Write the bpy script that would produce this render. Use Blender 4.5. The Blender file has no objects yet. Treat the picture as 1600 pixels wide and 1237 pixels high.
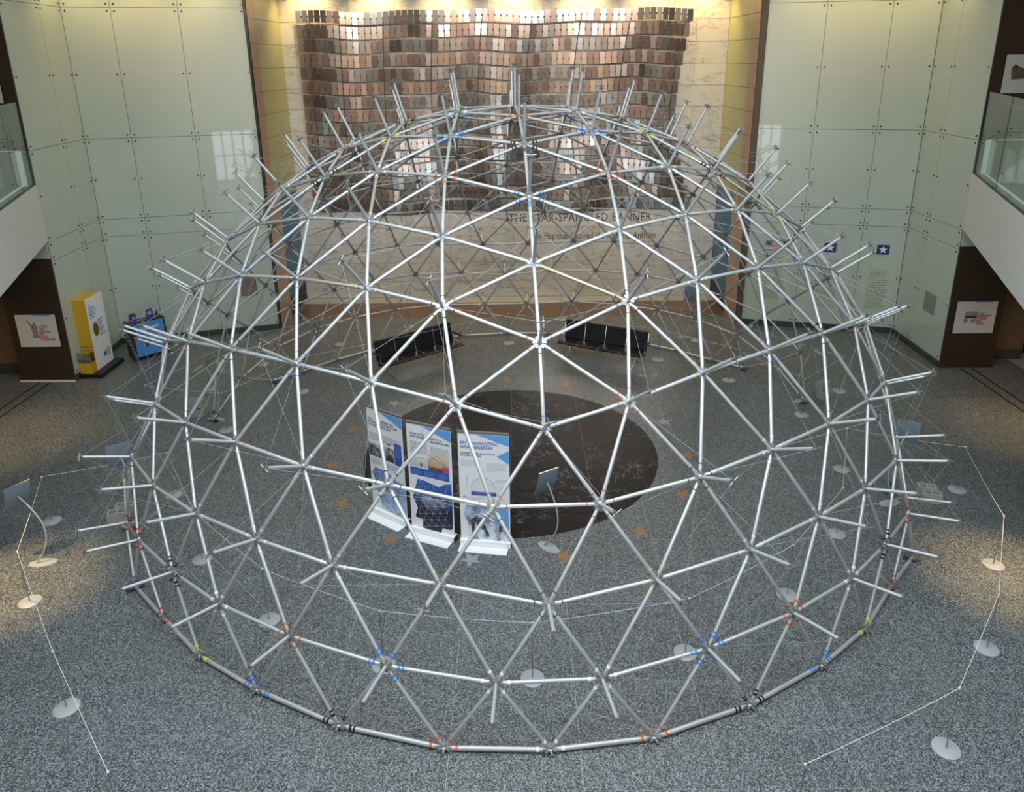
import bpy, math, random
from mathutils import Vector, Matrix
random.seed(7)
S = bpy.context.scene
COL = S.collection
PI = math.pi

# ------------------------------------------------------------------ camera, light, exposure
cam_d = bpy.data.cameras.new('camera')
cam = bpy.data.objects.new('camera', cam_d); COL.objects.link(cam)
CAM = Vector((0.0, -14.56845, 8.12941))
R_ = Vector((0.99995318, -0.00199756, -0.00946872)); U_ = Vector((0.0096173, 0.31377076, 0.94945006)); F_ = Vector((-0.00107443, 0.94949667, -0.31377527))
m = Matrix((R_, U_, -F_)).transposed().to_4x4(); m.translation = CAM
cam.matrix_world = m
cam_d.sensor_fit = 'HORIZONTAL'; cam_d.sensor_width = 36.0; cam_d.lens = 1177.3137 / 1600 * 36
cam_d.shift_x = -7.0152 / 1600; cam_d.shift_y = -136.4587 / 1600
cam_d.clip_start = 0.05; cam_d.clip_end = 200
S.camera = cam
S.view_settings.view_transform = 'Standard'; S.view_settings.look = 'None'
S.view_settings.gamma = 1.0; S.view_settings.use_curve_mapping = False
S.view_settings.exposure = 0.75
S.cycles.max_bounces = 8; S.cycles.diffuse_bounces = 4; S.cycles.glossy_bounces = 4; S.cycles.transmission_bounces = 6
S.cycles.transparent_max_bounces = 10; S.cycles.sample_clamp_indirect = 6.0
S.cycles.caustics_reflective = False; S.cycles.caustics_refractive = False

W = bpy.data.worlds.new('world'); S.world = W; W.use_nodes = True
W.node_tree.nodes['Background'].inputs[0].default_value = (0.75, 0.86, 1.0, 1); W.node_tree.nodes['Background'].inputs[1].default_value = 0.6

def area(name, loc, target, sx, sy, power, color):
    d = bpy.data.lights.new(name, 'AREA'); d.shape = 'RECTANGLE'; d.size = sx; d.size_y = sy; d.energy = power; d.color = color
    o = bpy.data.objects.new(name, d); COL.objects.link(o); o.location = loc
    o.rotation_euler = (Vector(target) - Vector(loc)).to_track_quat('-Z', 'Y').to_euler()
    return o
def spot(name, loc, target, power, color, ang=60, blend=.6, r=.08):
    d = bpy.data.lights.new(name, 'SPOT'); d.energy = power; d.color = color; d.spot_size = math.radians(ang); d.spot_blend = blend; d.shadow_soft_size = r
    o = bpy.data.objects.new(name, d); COL.objects.link(o); o.location = loc
    o.rotation_euler = (Vector(target) - Vector(loc)).to_track_quat('-Z', 'Y').to_euler()
    return o
COOL = (0.80, 0.93, 1.0); WARM = (1.0, 0.70, 0.30)
area('skylight', (0, -8.0, 12.7), (0, -7.0, 0), 15, 9, 2700, COOL)
area('fill_rear', (0, 3.6, 12.7), (0, 4.2, 0), 16, 6, 260, (1.0, .90, .72))  # added fill over the back half, lifts the glass walls and rear floor
area('rear_wall_fill', (0, -20.5, 12.6), (0, -25, 4), 14, 2.5, 900, (1.0, .86, .70))  # added unseen fill, brightens the rear wall that the mirror tiles reflect
for i, x in enumerate((-6.6, -4.4, -2.2, 0.0, 2.2, 4.4, 6.0)):
    spot('marble_washer', (x, 10.85, 10.9), (x, 11.45, 6.5), 260, WARM, 100, .8)
    spot('marble_fill', (x, -5.0, 12.0), (x, 11.4, 5.2), 520, (1.0, .94, .82), 36, .9)  # added frontal fill, brightens the marble and the gaps between tiles
for s, x in ((-1, -9.9), (1, 9.5)):
    for q in (-1.5, 0, 1.5): spot('wing_washer', (x + q, 7.0 - abs(x + q + .2) * .27 + 2.25, 10.75), (x + q, 7.6 - abs(x + q + .2) * .27 + 2.25, 8.0), 75, WARM, 120, .9)
    spot('soffit_downlight', (s * 8.75 - .1, -4.4, 3.80), (s * 8.15 - .1, -4.2, 0), 620, (1.0, .64, .27), 46, 1.0)
    spot('soffit_downlight', (s * 12.2, .3, 3.80), (s * 11.6, .8, 0), 260, (1.0, .66, .30), 64, 1.0)
    spot('side_downlight', (s * 14.0, 2.2, 3.7), (s * 13.6, 2.6, 0), 70, (1.0, .72, .4), 110, .8)

# ------------------------------------------------------------------ materials
def new_mat(name):
    mt = bpy.data.materials.new(name); mt.use_nodes = True
    return mt, mt.node_tree.nodes, mt.node_tree.links, mt.node_tree.nodes['Principled BSDF']
def mat(name, col, rough=.5, metal=0.0, noise=0.0, scale=20.0, coat=0.0, spec=.5, bump=0.0):
    mt, n, l, b = new_mat(name)
    b.inputs['Base Color'].default_value = (*col, 1); b.inputs['Roughness'].default_value = rough; b.inputs['Metallic'].default_value = metal
    b.inputs['Specular IOR Level'].default_value = spec
    if coat: b.inputs['Coat Weight'].default_value = coat; b.inputs['Coat Roughness'].default_value = .025
    if noise or bump:
        g = n.new('ShaderNodeNewGeometry'); t = n.new('ShaderNodeTexNoise'); t.inputs['Scale'].default_value = scale; t.inputs['Detail'].default_value = 4
        l.new(g.outputs['Position'], t.inputs['Vector'])
        if noise:
            r = n.new('ShaderNodeMapRange'); r.inputs['To Min'].default_value = 1 - noise; r.inputs['To Max'].default_value = 1 + noise
            mx = n.new('ShaderNodeVectorMath'); mx.operation = 'SCALE'; mx.inputs[0].default_value = col
            l.new(t.outputs['Fac'], r.inputs['Value']); l.new(r.outputs['Result'], mx.inputs['Scale']); l.new(mx.outputs['Vector'], b.inputs['Base Color'])
        if bump:
            bp = n.new('ShaderNodeBump'); bp.inputs['Strength'].default_value = bump; bp.inputs['Distance'].default_value = .01
            l.new(t.outputs['Fac'], bp.inputs['Height']); l.new(bp.outputs['Normal'], b.inputs['Normal'])
    return mt
def emit(name, col, st):
    mt, n, l, b = new_mat(name)
    b.inputs['Base Color'].default_value = (0, 0, 0, 1); b.inputs['Emission Color'].default_value = (*col, 1); b.inputs['Emission Strength'].default_value = st
    return mt
def ramp(n, stops, interp='LINEAR'):
    r = n.new('ShaderNodeValToRGB'); cr = r.color_ramp; cr.interpolation = interp
    while len(cr.elements) < len(stops): cr.elements.new(.5)
    for e, (p, c) in zip(cr.elements, stops): e.position = p; e.color = (*c, 1)
    return r
def terrazzo(name, dark, mid, light, rough=.34):
    mt, n, l, b = new_mat(name)
    g = n.new('ShaderNodeNewGeometry')
    v = n.new('ShaderNodeTexVoronoi'); v.inputs['Scale'].default_value = 95; l.new(g.outputs['Position'], v.inputs['Vector'])
    sep = n.new('ShaderNodeSeparateColor'); l.new(v.outputs['Color'], sep.inputs[0])
    r = ramp(n, [(0, dark), (.36, dark), (.44, mid), (.66, mid), (.78, light), (1, light)]); l.new(sep.outputs[0], r.inputs[0])
    big = n.new('ShaderNodeTexNoise'); big.inputs['Scale'].default_value = .6; big.inputs['Detail'].default_value = 5; l.new(g.outputs['Position'], big.inputs['Vector'])
    mr = n.new('ShaderNodeMapRange'); mr.inputs['To Min'].default_value = .88; mr.inputs['To Max'].default_value = 1.12; l.new(big.outputs['Fac'], mr.inputs['Value'])
    oi = n.new('ShaderNodeObjectInfo'); mr2 = n.new('ShaderNodeMapRange'); mr2.inputs['To Min'].default_value = .96; mr2.inputs['To Max'].default_value = 1.04; l.new(oi.outputs['Random'], mr2.inputs['Value'])
    mm = n.new('ShaderNodeMath'); mm.operation = 'MULTIPLY'; l.new(mr.outputs['Result'], mm.inputs[0]); l.new(mr2.outputs['Result'], mm.inputs[1])
    sc = n.new('ShaderNodeVectorMath'); sc.operation = 'SCALE'; l.new(r.outputs['Color'], sc.inputs[0]); l.new(mm.outputs['Value'], sc.inputs['Scale'])
    l.new(sc.outputs['Vector'], b.inputs['Base Color'])
    mr3 = n.new('ShaderNodeMapRange'); mr3.inputs['To Min'].default_value = rough - .06; mr3.inputs['To Max'].default_value = rough + .08; l.new(big.outputs['Fac'], mr3.inputs['Value']); l.new(mr3.outputs['Result'], b.inputs['Roughness'])
    return mt
def marble(name, base, vein, scale=.9, rough=.28, thr=.03, stretch=(1, 1, 2.6), white=False):
    mt, n, l, b = new_mat(name)
    g = n.new('ShaderNodeNewGeometry'); oi = n.new('ShaderNodeObjectInfo')
    mp = n.new('ShaderNodeVectorMath'); mp.operation = 'MULTIPLY_ADD'; mp.inputs[1].default_value = stretch
    of = n.new('ShaderNodeVectorMath'); of.operation = 'SCALE'; of.inputs[0].default_value = (7, 5, 9); l.new(oi.outputs['Random'], of.inputs['Scale'])
    l.new(g.outputs['Position'], mp.inputs[0]); l.new(of.outputs['Vector'], mp.inputs[2])
    t = n.new('ShaderNodeTexNoise'); t.inputs['Scale'].default_value = scale; t.inputs['Detail'].default_value = 9; t.inputs['Roughness'].default_value = .62; t.inputs['Distortion'].default_value = .8
    l.new(mp.outputs['Vector'], t.inputs['Vector'])
    d = n.new('ShaderNodeMath'); d.operation = 'SUBTRACT'; d.inputs[1].default_value = .5; l.new(t.outputs['Fac'], d.inputs[0])
    a = n.new('ShaderNodeMath'); a.operation = 'ABSOLUTE'; l.new(d.outputs[0], a.inputs[0])
    t2 = n.new('ShaderNodeTexNoise'); t2.inputs['Scale'].default_value = 1.3; t2.inputs['Detail'].default_value = 3; l.new(mp.outputs['Vector'], t2.inputs['Vector'])
    mk = n.new('ShaderNodeMapRange'); mk.inputs['From Min'].default_value = .42; mk.inputs['From Max'].default_value = .62; l.new(t2.outputs['Fac'], mk.inputs['Value'])
    r = ramp(n, [(0, vein), (thr, base), (1, base)]); l.new(a.outputs[0], r.inputs[0])
    mx = n.new('ShaderNodeMix'); mx.data_type = 'RGBA'; mx.inputs['A'].default_value = (*base, 1); l.new(r.outputs['Color'], mx.inputs['B']); l.new(mk.outputs['Result'], mx.inputs['Factor'])
    mr = n.new('ShaderNodeMapRange'); mr.inputs['To Min'].default_value = .93; mr.inputs['To Max'].default_value = 1.05; l.new(oi.outputs['Random'], mr.inputs['Value'])
    sc = n.new('ShaderNodeVectorMath'); sc.operation = 'SCALE'; l.new(mx.outputs['Result'], sc.inputs[0]); l.new(mr.outputs['Result'], sc.inputs['Scale'])
    l.new(sc.outputs['Vector'], b.inputs['Base Color']); b.inputs['Roughness'].default_value = rough
    return mt
M = {}
M['terrazzo'] = terrazzo('terrazzo_grey', (.029, .034, .036), (.097, .107, .110), (.285, .31, .318))
M['terrazzo_brown'] = terrazzo('terrazzo_brown', (.09, .055, .035), (.13, .08, .05), (.16, .105, .07), .3)
M['divider'] = mat('zinc_divider', (.42, .43, .42), .5, .3)
M['granite'] = marble('black_granite', (.012, .012, .013), (.30, .29, .27), 1.9, .34, .008, (1, 1, 1))
M['granite'].node_tree.nodes['Principled BSDF'].inputs['Specular IOR Level'].default_value = .12
M['marble'] = marble('white_marble', (.68, .64, .58), (.33, .31, .28), 1.1, .3, .03)
M['joint'] = mat('wall_joint', (.10, .08, .06), .8)
M['glass_pale'] = mat('pale_green_glass', (.50, .565, .50), .4, 0, coat=1.0, noise=.03, scale=.7)
M['glass_edge'] = mat('glass_edge', (.12, .15, .12), .4)
M['stud'] = mat('steel_stud', (.03, .03, .03), .4, .6)
M['kick'] = mat('granite_kick', (.05, .055, .055), .3, noise=.3, scale=60)
M['bronze'] = mat('bronze_panel', (.52, .35, .24), .38, .2, noise=.06, scale=2)
M['olive'] = mat('olive_panel', (.50, .50, .27), .4, .1, noise=.05, scale=2)
M['blue_wall'] = mat('blue_wall', (.09, .20, .36), .6)
M['black'] = mat('black', (.008, .008, .008), .5)
M['brown'] = mat('dark_bronze', (.06, .039, .024), .38, .3, noise=.15, scale=3)
M['brown_mid'] = mat('brown_stone', (.16, .10, .06), .5, noise=.15, scale=5)
M['white'] = mat('white_paint', (.74, .75, .74), .55)
M['board_white'] = mat('board_white', (.62, .60, .56), .35)
M['ceiling'] = mat('ceiling_paint', (.55, .55, .52), .8)
M['rear'] = mat('rear_stone', (.55, .42, .33), .5, noise=.12, scale=1.5)
M['alu'] = mat('aluminium_tube', (.56, .575, .585), .56, .66, noise=.10, scale=9)
M['alu_aged'] = mat('aluminium_tube_yellowed', (.48, .42, .32), .5, .6, noise=.15, scale=9)
M['steel'] = mat('steel_fitting', (.36, .36, .36), .4, .8)
M['pole'] = mat('pole_grey', (.16, .17, .18), .4)
M['tip'] = mat('tip_steel', (.24, .24, .24), .4, .6)
M['dark_steel'] = mat('dark_steel', (.10, .10, .10), .4, .8)
M['wire'] = mat('steel_wire', (.30, .30, .29), .8, 0)
M['rope'] = mat('white_rope', (.70, .70, .68), .8)
M['disc'] = mat('grey_enamel', (.34, .36, .37), .38)
M['chrome'] = mat('chrome', (.75, .75, .76), .12, 1)
M['leather'] = mat('black_leather', (.010, .010, .012), .33, noise=.2, scale=40, bump=.15)
M['panel_grey'] = mat('panel_blue_grey', (.20, .25, .30), .5)
M['concrete'] = mat('concrete_block', (.33, .32, .29), .9, noise=.2, scale=30, bump=.3)
M['banner'] = mat('banner_white', (.80, .81, .83), .5)
M['banner_base'] = mat('banner_base_white', (.86, .86, .86), .4)
M['sky_blue'] = mat('print_sky_blue', (.13, .36, .74), .5)
M['royal'] = mat('print_royal', (.04, .09, .38), .5)
M['navy'] = mat('print_navy', (.025, .035, .16), .5)
M['ink'] = mat('ink_grey', (.20, .20, .21), .6)
M['ink_dark'] = mat('ink_dark', (.05, .05, .07), .6)
M['ink_pale'] = mat('ink_pale', (.45, .46, .48), .6)
M['print_white'] = mat('print_white', (.85, .85, .86), .5)
M['red'] = mat('print_red', (.42, .04, .05), .5)
M['text_blue'] = mat('print_text_blue', (.08, .28, .55), .5)
M['pink'] = mat('print_pink', (.55, .07, .22), .5)
M['skin'] = mat('print_tan', (.55, .40, .27), .5)
M['maroon'] = mat('print_maroon', (.20, .06, .05), .5)
M['yellow'] = mat('yellow_paint', (.62, .36, .02), .45)
M['gold'] = mat('gold_medal', (.30, .20, .04), .4, .5)
M['wood'] = mat('amber_acrylic', (.45, .20, .06), .4)
M['crate_blue'] = mat('crate_blue', (.09, .27, .66), .45)
M['purple'] = mat('purple_card', (.10, .05, .30), .5)
M['star_bronze'] = mat('bronze_star', (.34, .20, .11), .4, .4, noise=.15, scale=25)
M['star_grey'] = mat('pale_star', (.36, .37, .37), .4, .3)
M['letter'] = mat('incised_letter', (.13, .10, .08), .7)
M['etched'] = mat('etched_panel', (.52, .58, .48), .3)
M['etch_text'] = mat('etched_text', (.22, .25, .20), .6)
M['tan'] = mat('board_tan', (.30, .27, .22), .5)
M['day'] = emit('daylight_pane', (.80, .90, 1.0), 3.2)
TAPE = {'V': mat('tape_cobalt', (.05, .12, .50), .5), 'v1': mat('tape_red', (.50, .03, .03), .5), 'v2': mat('tape_yellow', (.70, .60, .04), .5), 'v3': mat('tape_blue', (.05, .22, .65), .5),
        'F': mat('tape_black', (.012, .012, .012), .5), 'h': None, 'f': mat('tape_orange', (.62, .13, .04), .5), 'i': mat('tape_white', (.78, .78, .78), .5), 'M': None}
TAPE['h'] = TAPE['F']; TAPE['M'] = TAPE['i']
REFLECT_TILE = [mat('mirror_' + nm, c, .16, 1.0) for nm, c in (('copper', (0.68, 0.52, 0.44)), ('rose', (0.59, 0.45, 0.39)), ('umber', (0.44, 0.36, 0.31)), ('grey', (0.61, 0.59, 0.55)), ('slate', (0.43, 0.43, 0.42)), ('sand', (0.75, 0.63, 0.52)), ('silver', (0.84, 0.84, 0.84)), ('plum', (0.33, 0.26, 0.24)))]  # mirror tiles: room reflections are partly painted in as base tints

def glass_mat():
    mt, n, l, b = new_mat('railing_glass')
    b.inputs['Base Color'].default_value = (.80, .92, .86, 1); b.inputs['Roughness'].default_value = .02
    tr = n.new('ShaderNodeBsdfTransparent'); tr.inputs[0].default_value = (.78, .86, .80, 1)
    gl = n.new('ShaderNodeBsdfGlossy'); gl.inputs['Roughness'].default_value = .02
    lw = n.new('ShaderNodeLayerWeight'); lw.inputs[0].default_value = .25; fr = n.new('ShaderNodeMapRange'); fr.inputs['To Min'].default_value = .10; fr.inputs['To Max'].default_value = .75; l.new(lw.outputs['Facing'], fr.inputs['Value'])
    mx = n.new('ShaderNodeMixShader'); l.new(fr.outputs[0], mx.inputs[0]); l.new(tr.outputs[0], mx.inputs[1]); l.new(gl.outputs[0], mx.inputs[2])
    l.new(mx.outputs[0], n['Material Output'].inputs['Surface'])
    return mt
M['rail_glass'] = glass_mat()
def gradient_mat(name, c0, c1, z0, z1, spk=0.0, dark=(.01, .012, .03)):
    mt, n, l, b = new_mat(name)
    g = n.new('ShaderNodeNewGeometry'); sp = n.new('ShaderNodeSeparateXYZ'); l.new(g.outputs['Position'], sp.inputs[0])
    mr = n.new('ShaderNodeMapRange'); mr.inputs['From Min'].default_value = z0; mr.inputs['From Max'].default_value = z1; l.new(sp.outputs['Z'], mr.inputs['Value'])
    r = ramp(n, [(0, c0), (1, c1)]); l.new(mr.outputs['Result'], r.inputs[0])
    if spk:
        t = n.new('ShaderNodeTexNoise'); t.inputs['Scale'].default_value = 7; t.inputs['Detail'].default_value = 7; l.new(g.outputs['Position'], t.inputs['Vector'])
        m2 = n.new('ShaderNodeMapRange'); m2.inputs['From Min'].default_value = .45; m2.inputs['From Max'].default_value = .62; m2.inputs['To Max'].default_value = spk; l.new(t.outputs['Fac'], m2.inputs['Value'])
        mx = n.new('ShaderNodeMix'); mx.data_type = 'RGBA'; mx.inputs['B'].default_value = (*dark, 1); l.new(r.outputs['Color'], mx.inputs['A']); l.new(m2.outputs['Result'], mx.inputs['Factor'])
        l.new(mx.outputs['Result'], b.inputs['Base Color'])
    else: l.new(r.outputs['Color'], b.inputs['Base Color'])
    b.inputs['Roughness'].default_value = .5
    return mt

# ------------------------------------------------------------------ mesh helpers
class MB:
    def __init__(s): s.v = []; s.f = []; s.mi = []
    def _add(s, vs, fs, mi=0):
        k = len(s.v); s.v += [tuple(v) for v in vs]; s.f += [tuple(i + k for i in f) for f in fs]; s.mi += [mi] * len(fs); return s
    def box(s, lo, hi, mi=0, mat4=None):
        x0, y0, z0 = lo; x1, y1, z1 = hi
        vs = [Vector(p) for p in ((x0, y0, z0), (x1, y0, z0), (x1, y1, z0), (x0, y1, z0), (x0, y0, z1), (x1, y0, z1), (x1, y1, z1), (x0, y1, z1))]
        if mat4: vs = [mat4 @ v for v in vs]
        return s._add(vs, [(3, 2, 1, 0), (4, 5, 6, 7), (0, 1, 5, 4), (1, 2, 6, 5), (2, 3, 7, 6), (3, 0, 4, 7)], mi)
    def prism(s, poly, z0, z1, mi=0, mat4=None):
        n = len(poly); vs = [Vector((x, y, z0)) for x, y in poly] + [Vector((x, y, z1)) for x, y in poly]
        if mat4: vs = [mat4 @ v for v in vs]
        return s._add(vs, [tuple(range(n - 1, -1, -1)), tuple(range(n, 2 * n))] + [(i, (i + 1) % n, n + (i + 1) % n, n + i) for i in range(n)], mi)
    def face(s, pts, mi=0): return s._add(pts, [tuple(range(len(pts)))], mi)
    def tube(s, pts, r, n=8, cap=True, mi=0, up=None):
        pts = [Vector(p) for p in pts]; rings = []; rr = r if isinstance(r, (list, tuple)) else [r] * len(pts); ref = None
        for i, p in enumerate(pts):
            t = (pts[min(i + 1, len(pts) - 1)] - pts[max(i - 1, 0)]).normalized()
            if ref is None:
                ref = Vector((0, 0, 1)) if abs(t.z) < .9 else Vector((1, 0, 0))
            a = (ref - t * ref.dot(t)).normalized(); b = t.cross(a); ref = a
            rings.append([p + (a * math.cos(2 * PI * k / n) + b * math.sin(2 * PI * k / n)) * rr[i] for k in range(n)])
        vs = [v for rg in rings for v in rg]; fs = []
        for i in range(len(pts) - 1):
            for k in range(n): fs.append((i * n + k, i * n + (k + 1) % n, (i + 1) * n + (k + 1) % n, (i + 1) * n + k))
        if cap: fs += [tuple(range(n - 1, -1, -1)), tuple(range((len(pts) - 1) * n, len(pts) * n))]
        return s._add(vs, fs, mi)
    def lathe(s, prof, n=24, mi=0, c=(0, 0)):
        vs = []; fs = []
        for r, z in prof:
            vs += [(c[0] + r * math.cos(2 * PI * k / n), c[1] + r * math.sin(2 * PI * k / n), z) for k in range(n)]
        for i in range(len(prof) - 1):
            for k in range(n): fs.append((i * n + k, i * n + (k + 1) % n, (i + 1) * n + (k + 1) % n, (i + 1) * n + k))
        fs += [tuple(range(n - 1, -1, -1)), tuple(range((len(prof) - 1) * n, len(prof) * n))]
        return s._add(vs, fs, mi)
    def mesh(s, name, mats, smooth=False):
        me = bpy.data.meshes.new(name); me.from_pydata(s.v, [], s.f)
        for q in (mats if isinstance(mats, (list, tuple)) else [mats]): me.materials.append(q)
        if any(s.mi): me.polygons.foreach_set('material_index', s.mi)
        if smooth:
            me.polygons.foreach_set('use_smooth', [True] * len(s.f)); me.set_sharp_from_angle(angle=math.radians(40))
        me.update(); return me
    def build(s, name, mats, parent=None, smooth=False, **kw): return link(name, s.mesh(name, mats, smooth), parent, **kw)
def link(name, data, parent=None, mw=None, **kw):
    o = bpy.data.objects.new(name, data); COL.objects.link(o)
    if parent: o.parent = parent
    if mw is not None: o.matrix_local = mw
    for k, v in kw.items(): o[k] = v
    return o
def thing(name, label, cat, loc=(0, 0, 0), rz=0.0, group=None):
    o = bpy.data.objects.new(name, None); COL.objects.link(o); o.location = loc; o.rotation_euler = (0, 0, rz); o.empty_display_size = .1
    o['label'] = label; o['category'] = cat
    if group: o['group'] = group
    return o
def text(name, s, size, mw, material, parent, align='LEFT', space=1.0, ext=.0008, line=1.0, sx=1.0, bold=0.0):
    c = bpy.data.curves.new(name, 'FONT'); c.body = s; c.size = size; c.align_x = align; c.space_character = space; c.space_line = line; c.extrude = ext; c.resolution_u = 2; c.offset = bold * size
    c.materials.append(material)
    o = link(name, c, parent, mw @ Matrix.Diagonal((sx, 1, 1, 1))); TEXTS.append(o); return o
TEXTS = []
def frame(origin, xdir, zdir=(0, 0, 1)):
    """local x along xdir, y along zdir (up the wall), z out of the wall (x cross y)"""
    x = Vector(xdir).normalized(); y = Vector(zdir); y = (y - x * y.dot(x)).normalized(); z = x.cross(y)
    q = Matrix((x, y, z)).transposed().to_4x4(); q.translation = Vector(origin); return q
def child_local(parent, world):  # world matrix -> local under a placed thing
    return parent.matrix_basis.inverted() @ world

# ------------------------------------------------------------------ floor
XC, YC = -0.17, 0.12                       # centre of the granite circle
floor = MB().box((-20, -26, -.20), (20, 13, -.004)).build('floor', M['divider'], kind='structure')
GX, GY, JT = 1.63, 0.815, .006
cells = []
for i in range(-9, 9):
    for j in range(-4, 24):
        x0 = -0.9 + GX * i; y0 = -7.15 + GY * j
        x1 = x0 + GX; y1 = y0 + GY
        if y1 > 11.5 or x0 < -15.6 or x1 > 15.4: continue
        cells.append(((Vector(((x0 + x1) / 2, (y0 + y1) / 2, 0)) - CAM).length, x0, x1, y0, y1))
cells.sort()
slab = MB().box((JT / 2, JT / 2, -.012), (GX - JT / 2, GY - JT / 2, 0)).mesh('terrazzo_slab', M['terrazzo'])
slab_b = MB().box((JT / 2, JT / 2, -.012), (GX - JT / 2, GY - JT / 2, 0)).mesh('terrazzo_slab_brown', M['terrazzo_brown'])
rest = MB()
def in_view(x, y):
    q = Vector((x, y, 0)) - CAM; z = q.dot(F_)
    px = 807 + 1177 * q.dot(R_) / z; py = 482 - 1177 * q.dot(U_) / z
    return -90 < px < 1690 and py < 1320
n_s = 0
for d, x0, x1, y0, y1 in cells:
    xm, ym = (x0 + x1) / 2, (y0 + y1) / 2
    brown = ym > 9.0 and -7.6 < xm < 6.95
    if n_s < 300 and in_view(xm, ym):
        n_s += 1; link('terrazzo_slab', slab_b if brown else slab, floor, Matrix.Translation((x0, y0, 0)))
    else: rest.box((x0 + JT / 2, y0 + JT / 2, -.012), (x1 - JT / 2, y1 - JT / 2, 0), 1 if brown else 0)
rest.box((-20, -26, -.012), (20, -7.15 - 4 * GY, 0)).box((-20, -7.15 - 4 * GY, -.012), (-0.9 - 9 * GX, 13, 0)).box((15.4, -7.15 - 4 * GY, -.012), (20, 13, 0))
rest.build('terrazzo_slabs_beyond', [M['terrazzo'], M['terrazzo_brown']], floor, kind='stuff')
# granite circle: a polished disc cut into slabs
def clip(poly, a, b, c):
    out = []
    for k in range(len(poly)):
        p, q = poly[k], poly[(k + 1) % len(poly)]; dp = a * p[0] + b * p[1] - c; dq = a * q[0] + b * q[1] - c
        if dp <= 0: out.append(p)
        if dp * dq < 0:
            t = dp / (dp - dq); out.append((p[0] + (q[0] - p[0]) * t, p[1] + (q[1] - p[1]) * t))
    return out
circ = [(3.17 * math.cos(2 * PI * k / 96), 3.17 * math.sin(2 * PI * k / 96)) for k in range(96)]
gx = [-3.2, -1.6, 0, 1.6, 3.2]; gy = [-3.2 + .8 * k for k in range(9)]
for i in range(4):
    for j in range(8):
        pl = circ
        for a, b, c in ((-1, 0, -gx[i] - .004), (1, 0, gx[i + 1] - .004), (0, -1, -gy[j] - .004), (0, 1, gy[j + 1] - .004)): pl = clip(pl, a, b, c)
        if len(pl) > 2: MB().prism([(x + XC, y + YC) for x, y in pl], .0, .006).build('granite_slab', M['granite'], floor)
# fifteen stars set in a ring
st = [((.20 if k % 2 == 0 else .085) * math.cos(PI / 2 + k * PI / 5), (.20 if k % 2 == 0 else .085) * math.sin(PI / 2 + k * PI / 5)) for k in range(10)]
star_m = MB().prism(st, 0, .004); sb = star_m.mesh('star_inlay', M['star_bronze']); sg = star_m.mesh('star_inlay_pale', M['star_grey'])
for k in range(15):
    a = math.radians(-4 + 24 * k); pale = k in (1, 6, 11)
    link('star_inlay', sg if pale else sb, floor, Matrix.Translation((XC + 3.83 * math.cos(a), YC + 3.83 * math.sin(a), .0005)) @ Matrix.Rotation(a - PI / 2, 4, 'Z'), label='pale grey metal star set in the floor' if pale else 'bronze star set in the floor')
for x in (-12.88, -12.58, 12.11, 12.41):
    MB().box((x - .022, -3.0, 0), (x + .022, 4.15 if x < 0 else 4.55, .003)).build('floor_track', M['black'], floor, label='dark metal track')

# ------------------------------------------------------------------ back wall of marble blocks
YB = 11.45
wall_back = MB().box((-7.62, YB + .03, 0), (6.97, YB + .25, 12.8)).build('wall_back', M['joint'], kind='structure')
zs = [0.0, .60, 1.28, 1.97, 2.55, 3.20, 3.86, 4.54, 5.22, 5.91, 6.60, 7.27, 7.95, 8.64, 9.33, 10.02, 10.7, 11.6, 12.8]
for c in range(len(zs) - 1):
    off = 0.0 if c % 2 else .75
    xs = [-7.6] + [x for x in [-7.6 + off + 1.5 * k for k in range(0, 12)] if -7.3 < x < 6.6] + [6.95]
    for a, b in zip(xs[:-1], xs[1:]):
        MB().box((a + .004, YB, zs[c] + .005), (b - .004, YB + .06, zs[c + 1] - .005)).build('marble_block', M['marble'], wall_back)
fb = frame((0, YB, 0), (1, 0, 0))
text('lettering', 'THE STAR-SPANGLED BANNER', .40, fb @ Matrix.Translation((-.27, 2.74, .001)), M['letter'], wall_back, space=1.08, sx=.845, bold=.008)
text('lettering', 'The Flag that Inspired the National Anthem', .33, fb @ Matrix.Translation((.50, 2.11, .001)), M['letter'], wall_back, space=1.02, sx=.74, bold=.008)

# ------------------------------------------------------------------ mirrored flag sculpture
flag = thing('mirror_flag_sculpture', 'wavy wall flag of fifteen rows of mirror tiles on steel rods above marble', 'sculpture', (-.7, YB, 3.1))
FI = Matrix.Translation((.7, -YB, -3.1))
NC, NR, TW, TH, PZ = 64, 15, .192, .37, .438
def depth(u, r):   # distance in front of the wall and lift of a tile row
    k = r / 14.0
    d = .13 + (.035 + .04 * k) * math.sin(u * 2 * PI * 2.3 + 1.2 - 1.3 * k) + .03 * math.sin(u * 2 * PI * 3.9 + 2.5 * k) * (.4 + k)
    z = .05 * math.sin(u * 2 * PI * 2.3 + 2.2 - 1.3 * k) * (.5 + .9 * k) + .025 * math.sin(u * 2 * PI * 4.6 + k * 4)
    return d, z
tile_mesh = [MB().box((-TW / 2, -.006, -TH / 2), (TW / 2, .006, TH / 2)).mesh('mirror_tile', t) for t in REFLECT_TILE]
def rowmat(r):
    return ([0, 0, 5, 3, 6, 0, 5, 3], [0, 0, 1, 5, 0, 2, 1, 5], [2, 4, 3, 7, 1, 2, 3, 4], [0, 1, 0, 5, 1, 0, 2, 3], [3, 4, 2, 1, 6, 3, 7, 4])[[0, 1, 2, 3, 4, 1, 4, 1, 4, 1, 2, 0, 2, 1, 4][r]]
pos = []
clips = MB(); rodsv = MB(); tiles_rest = MB()
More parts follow.
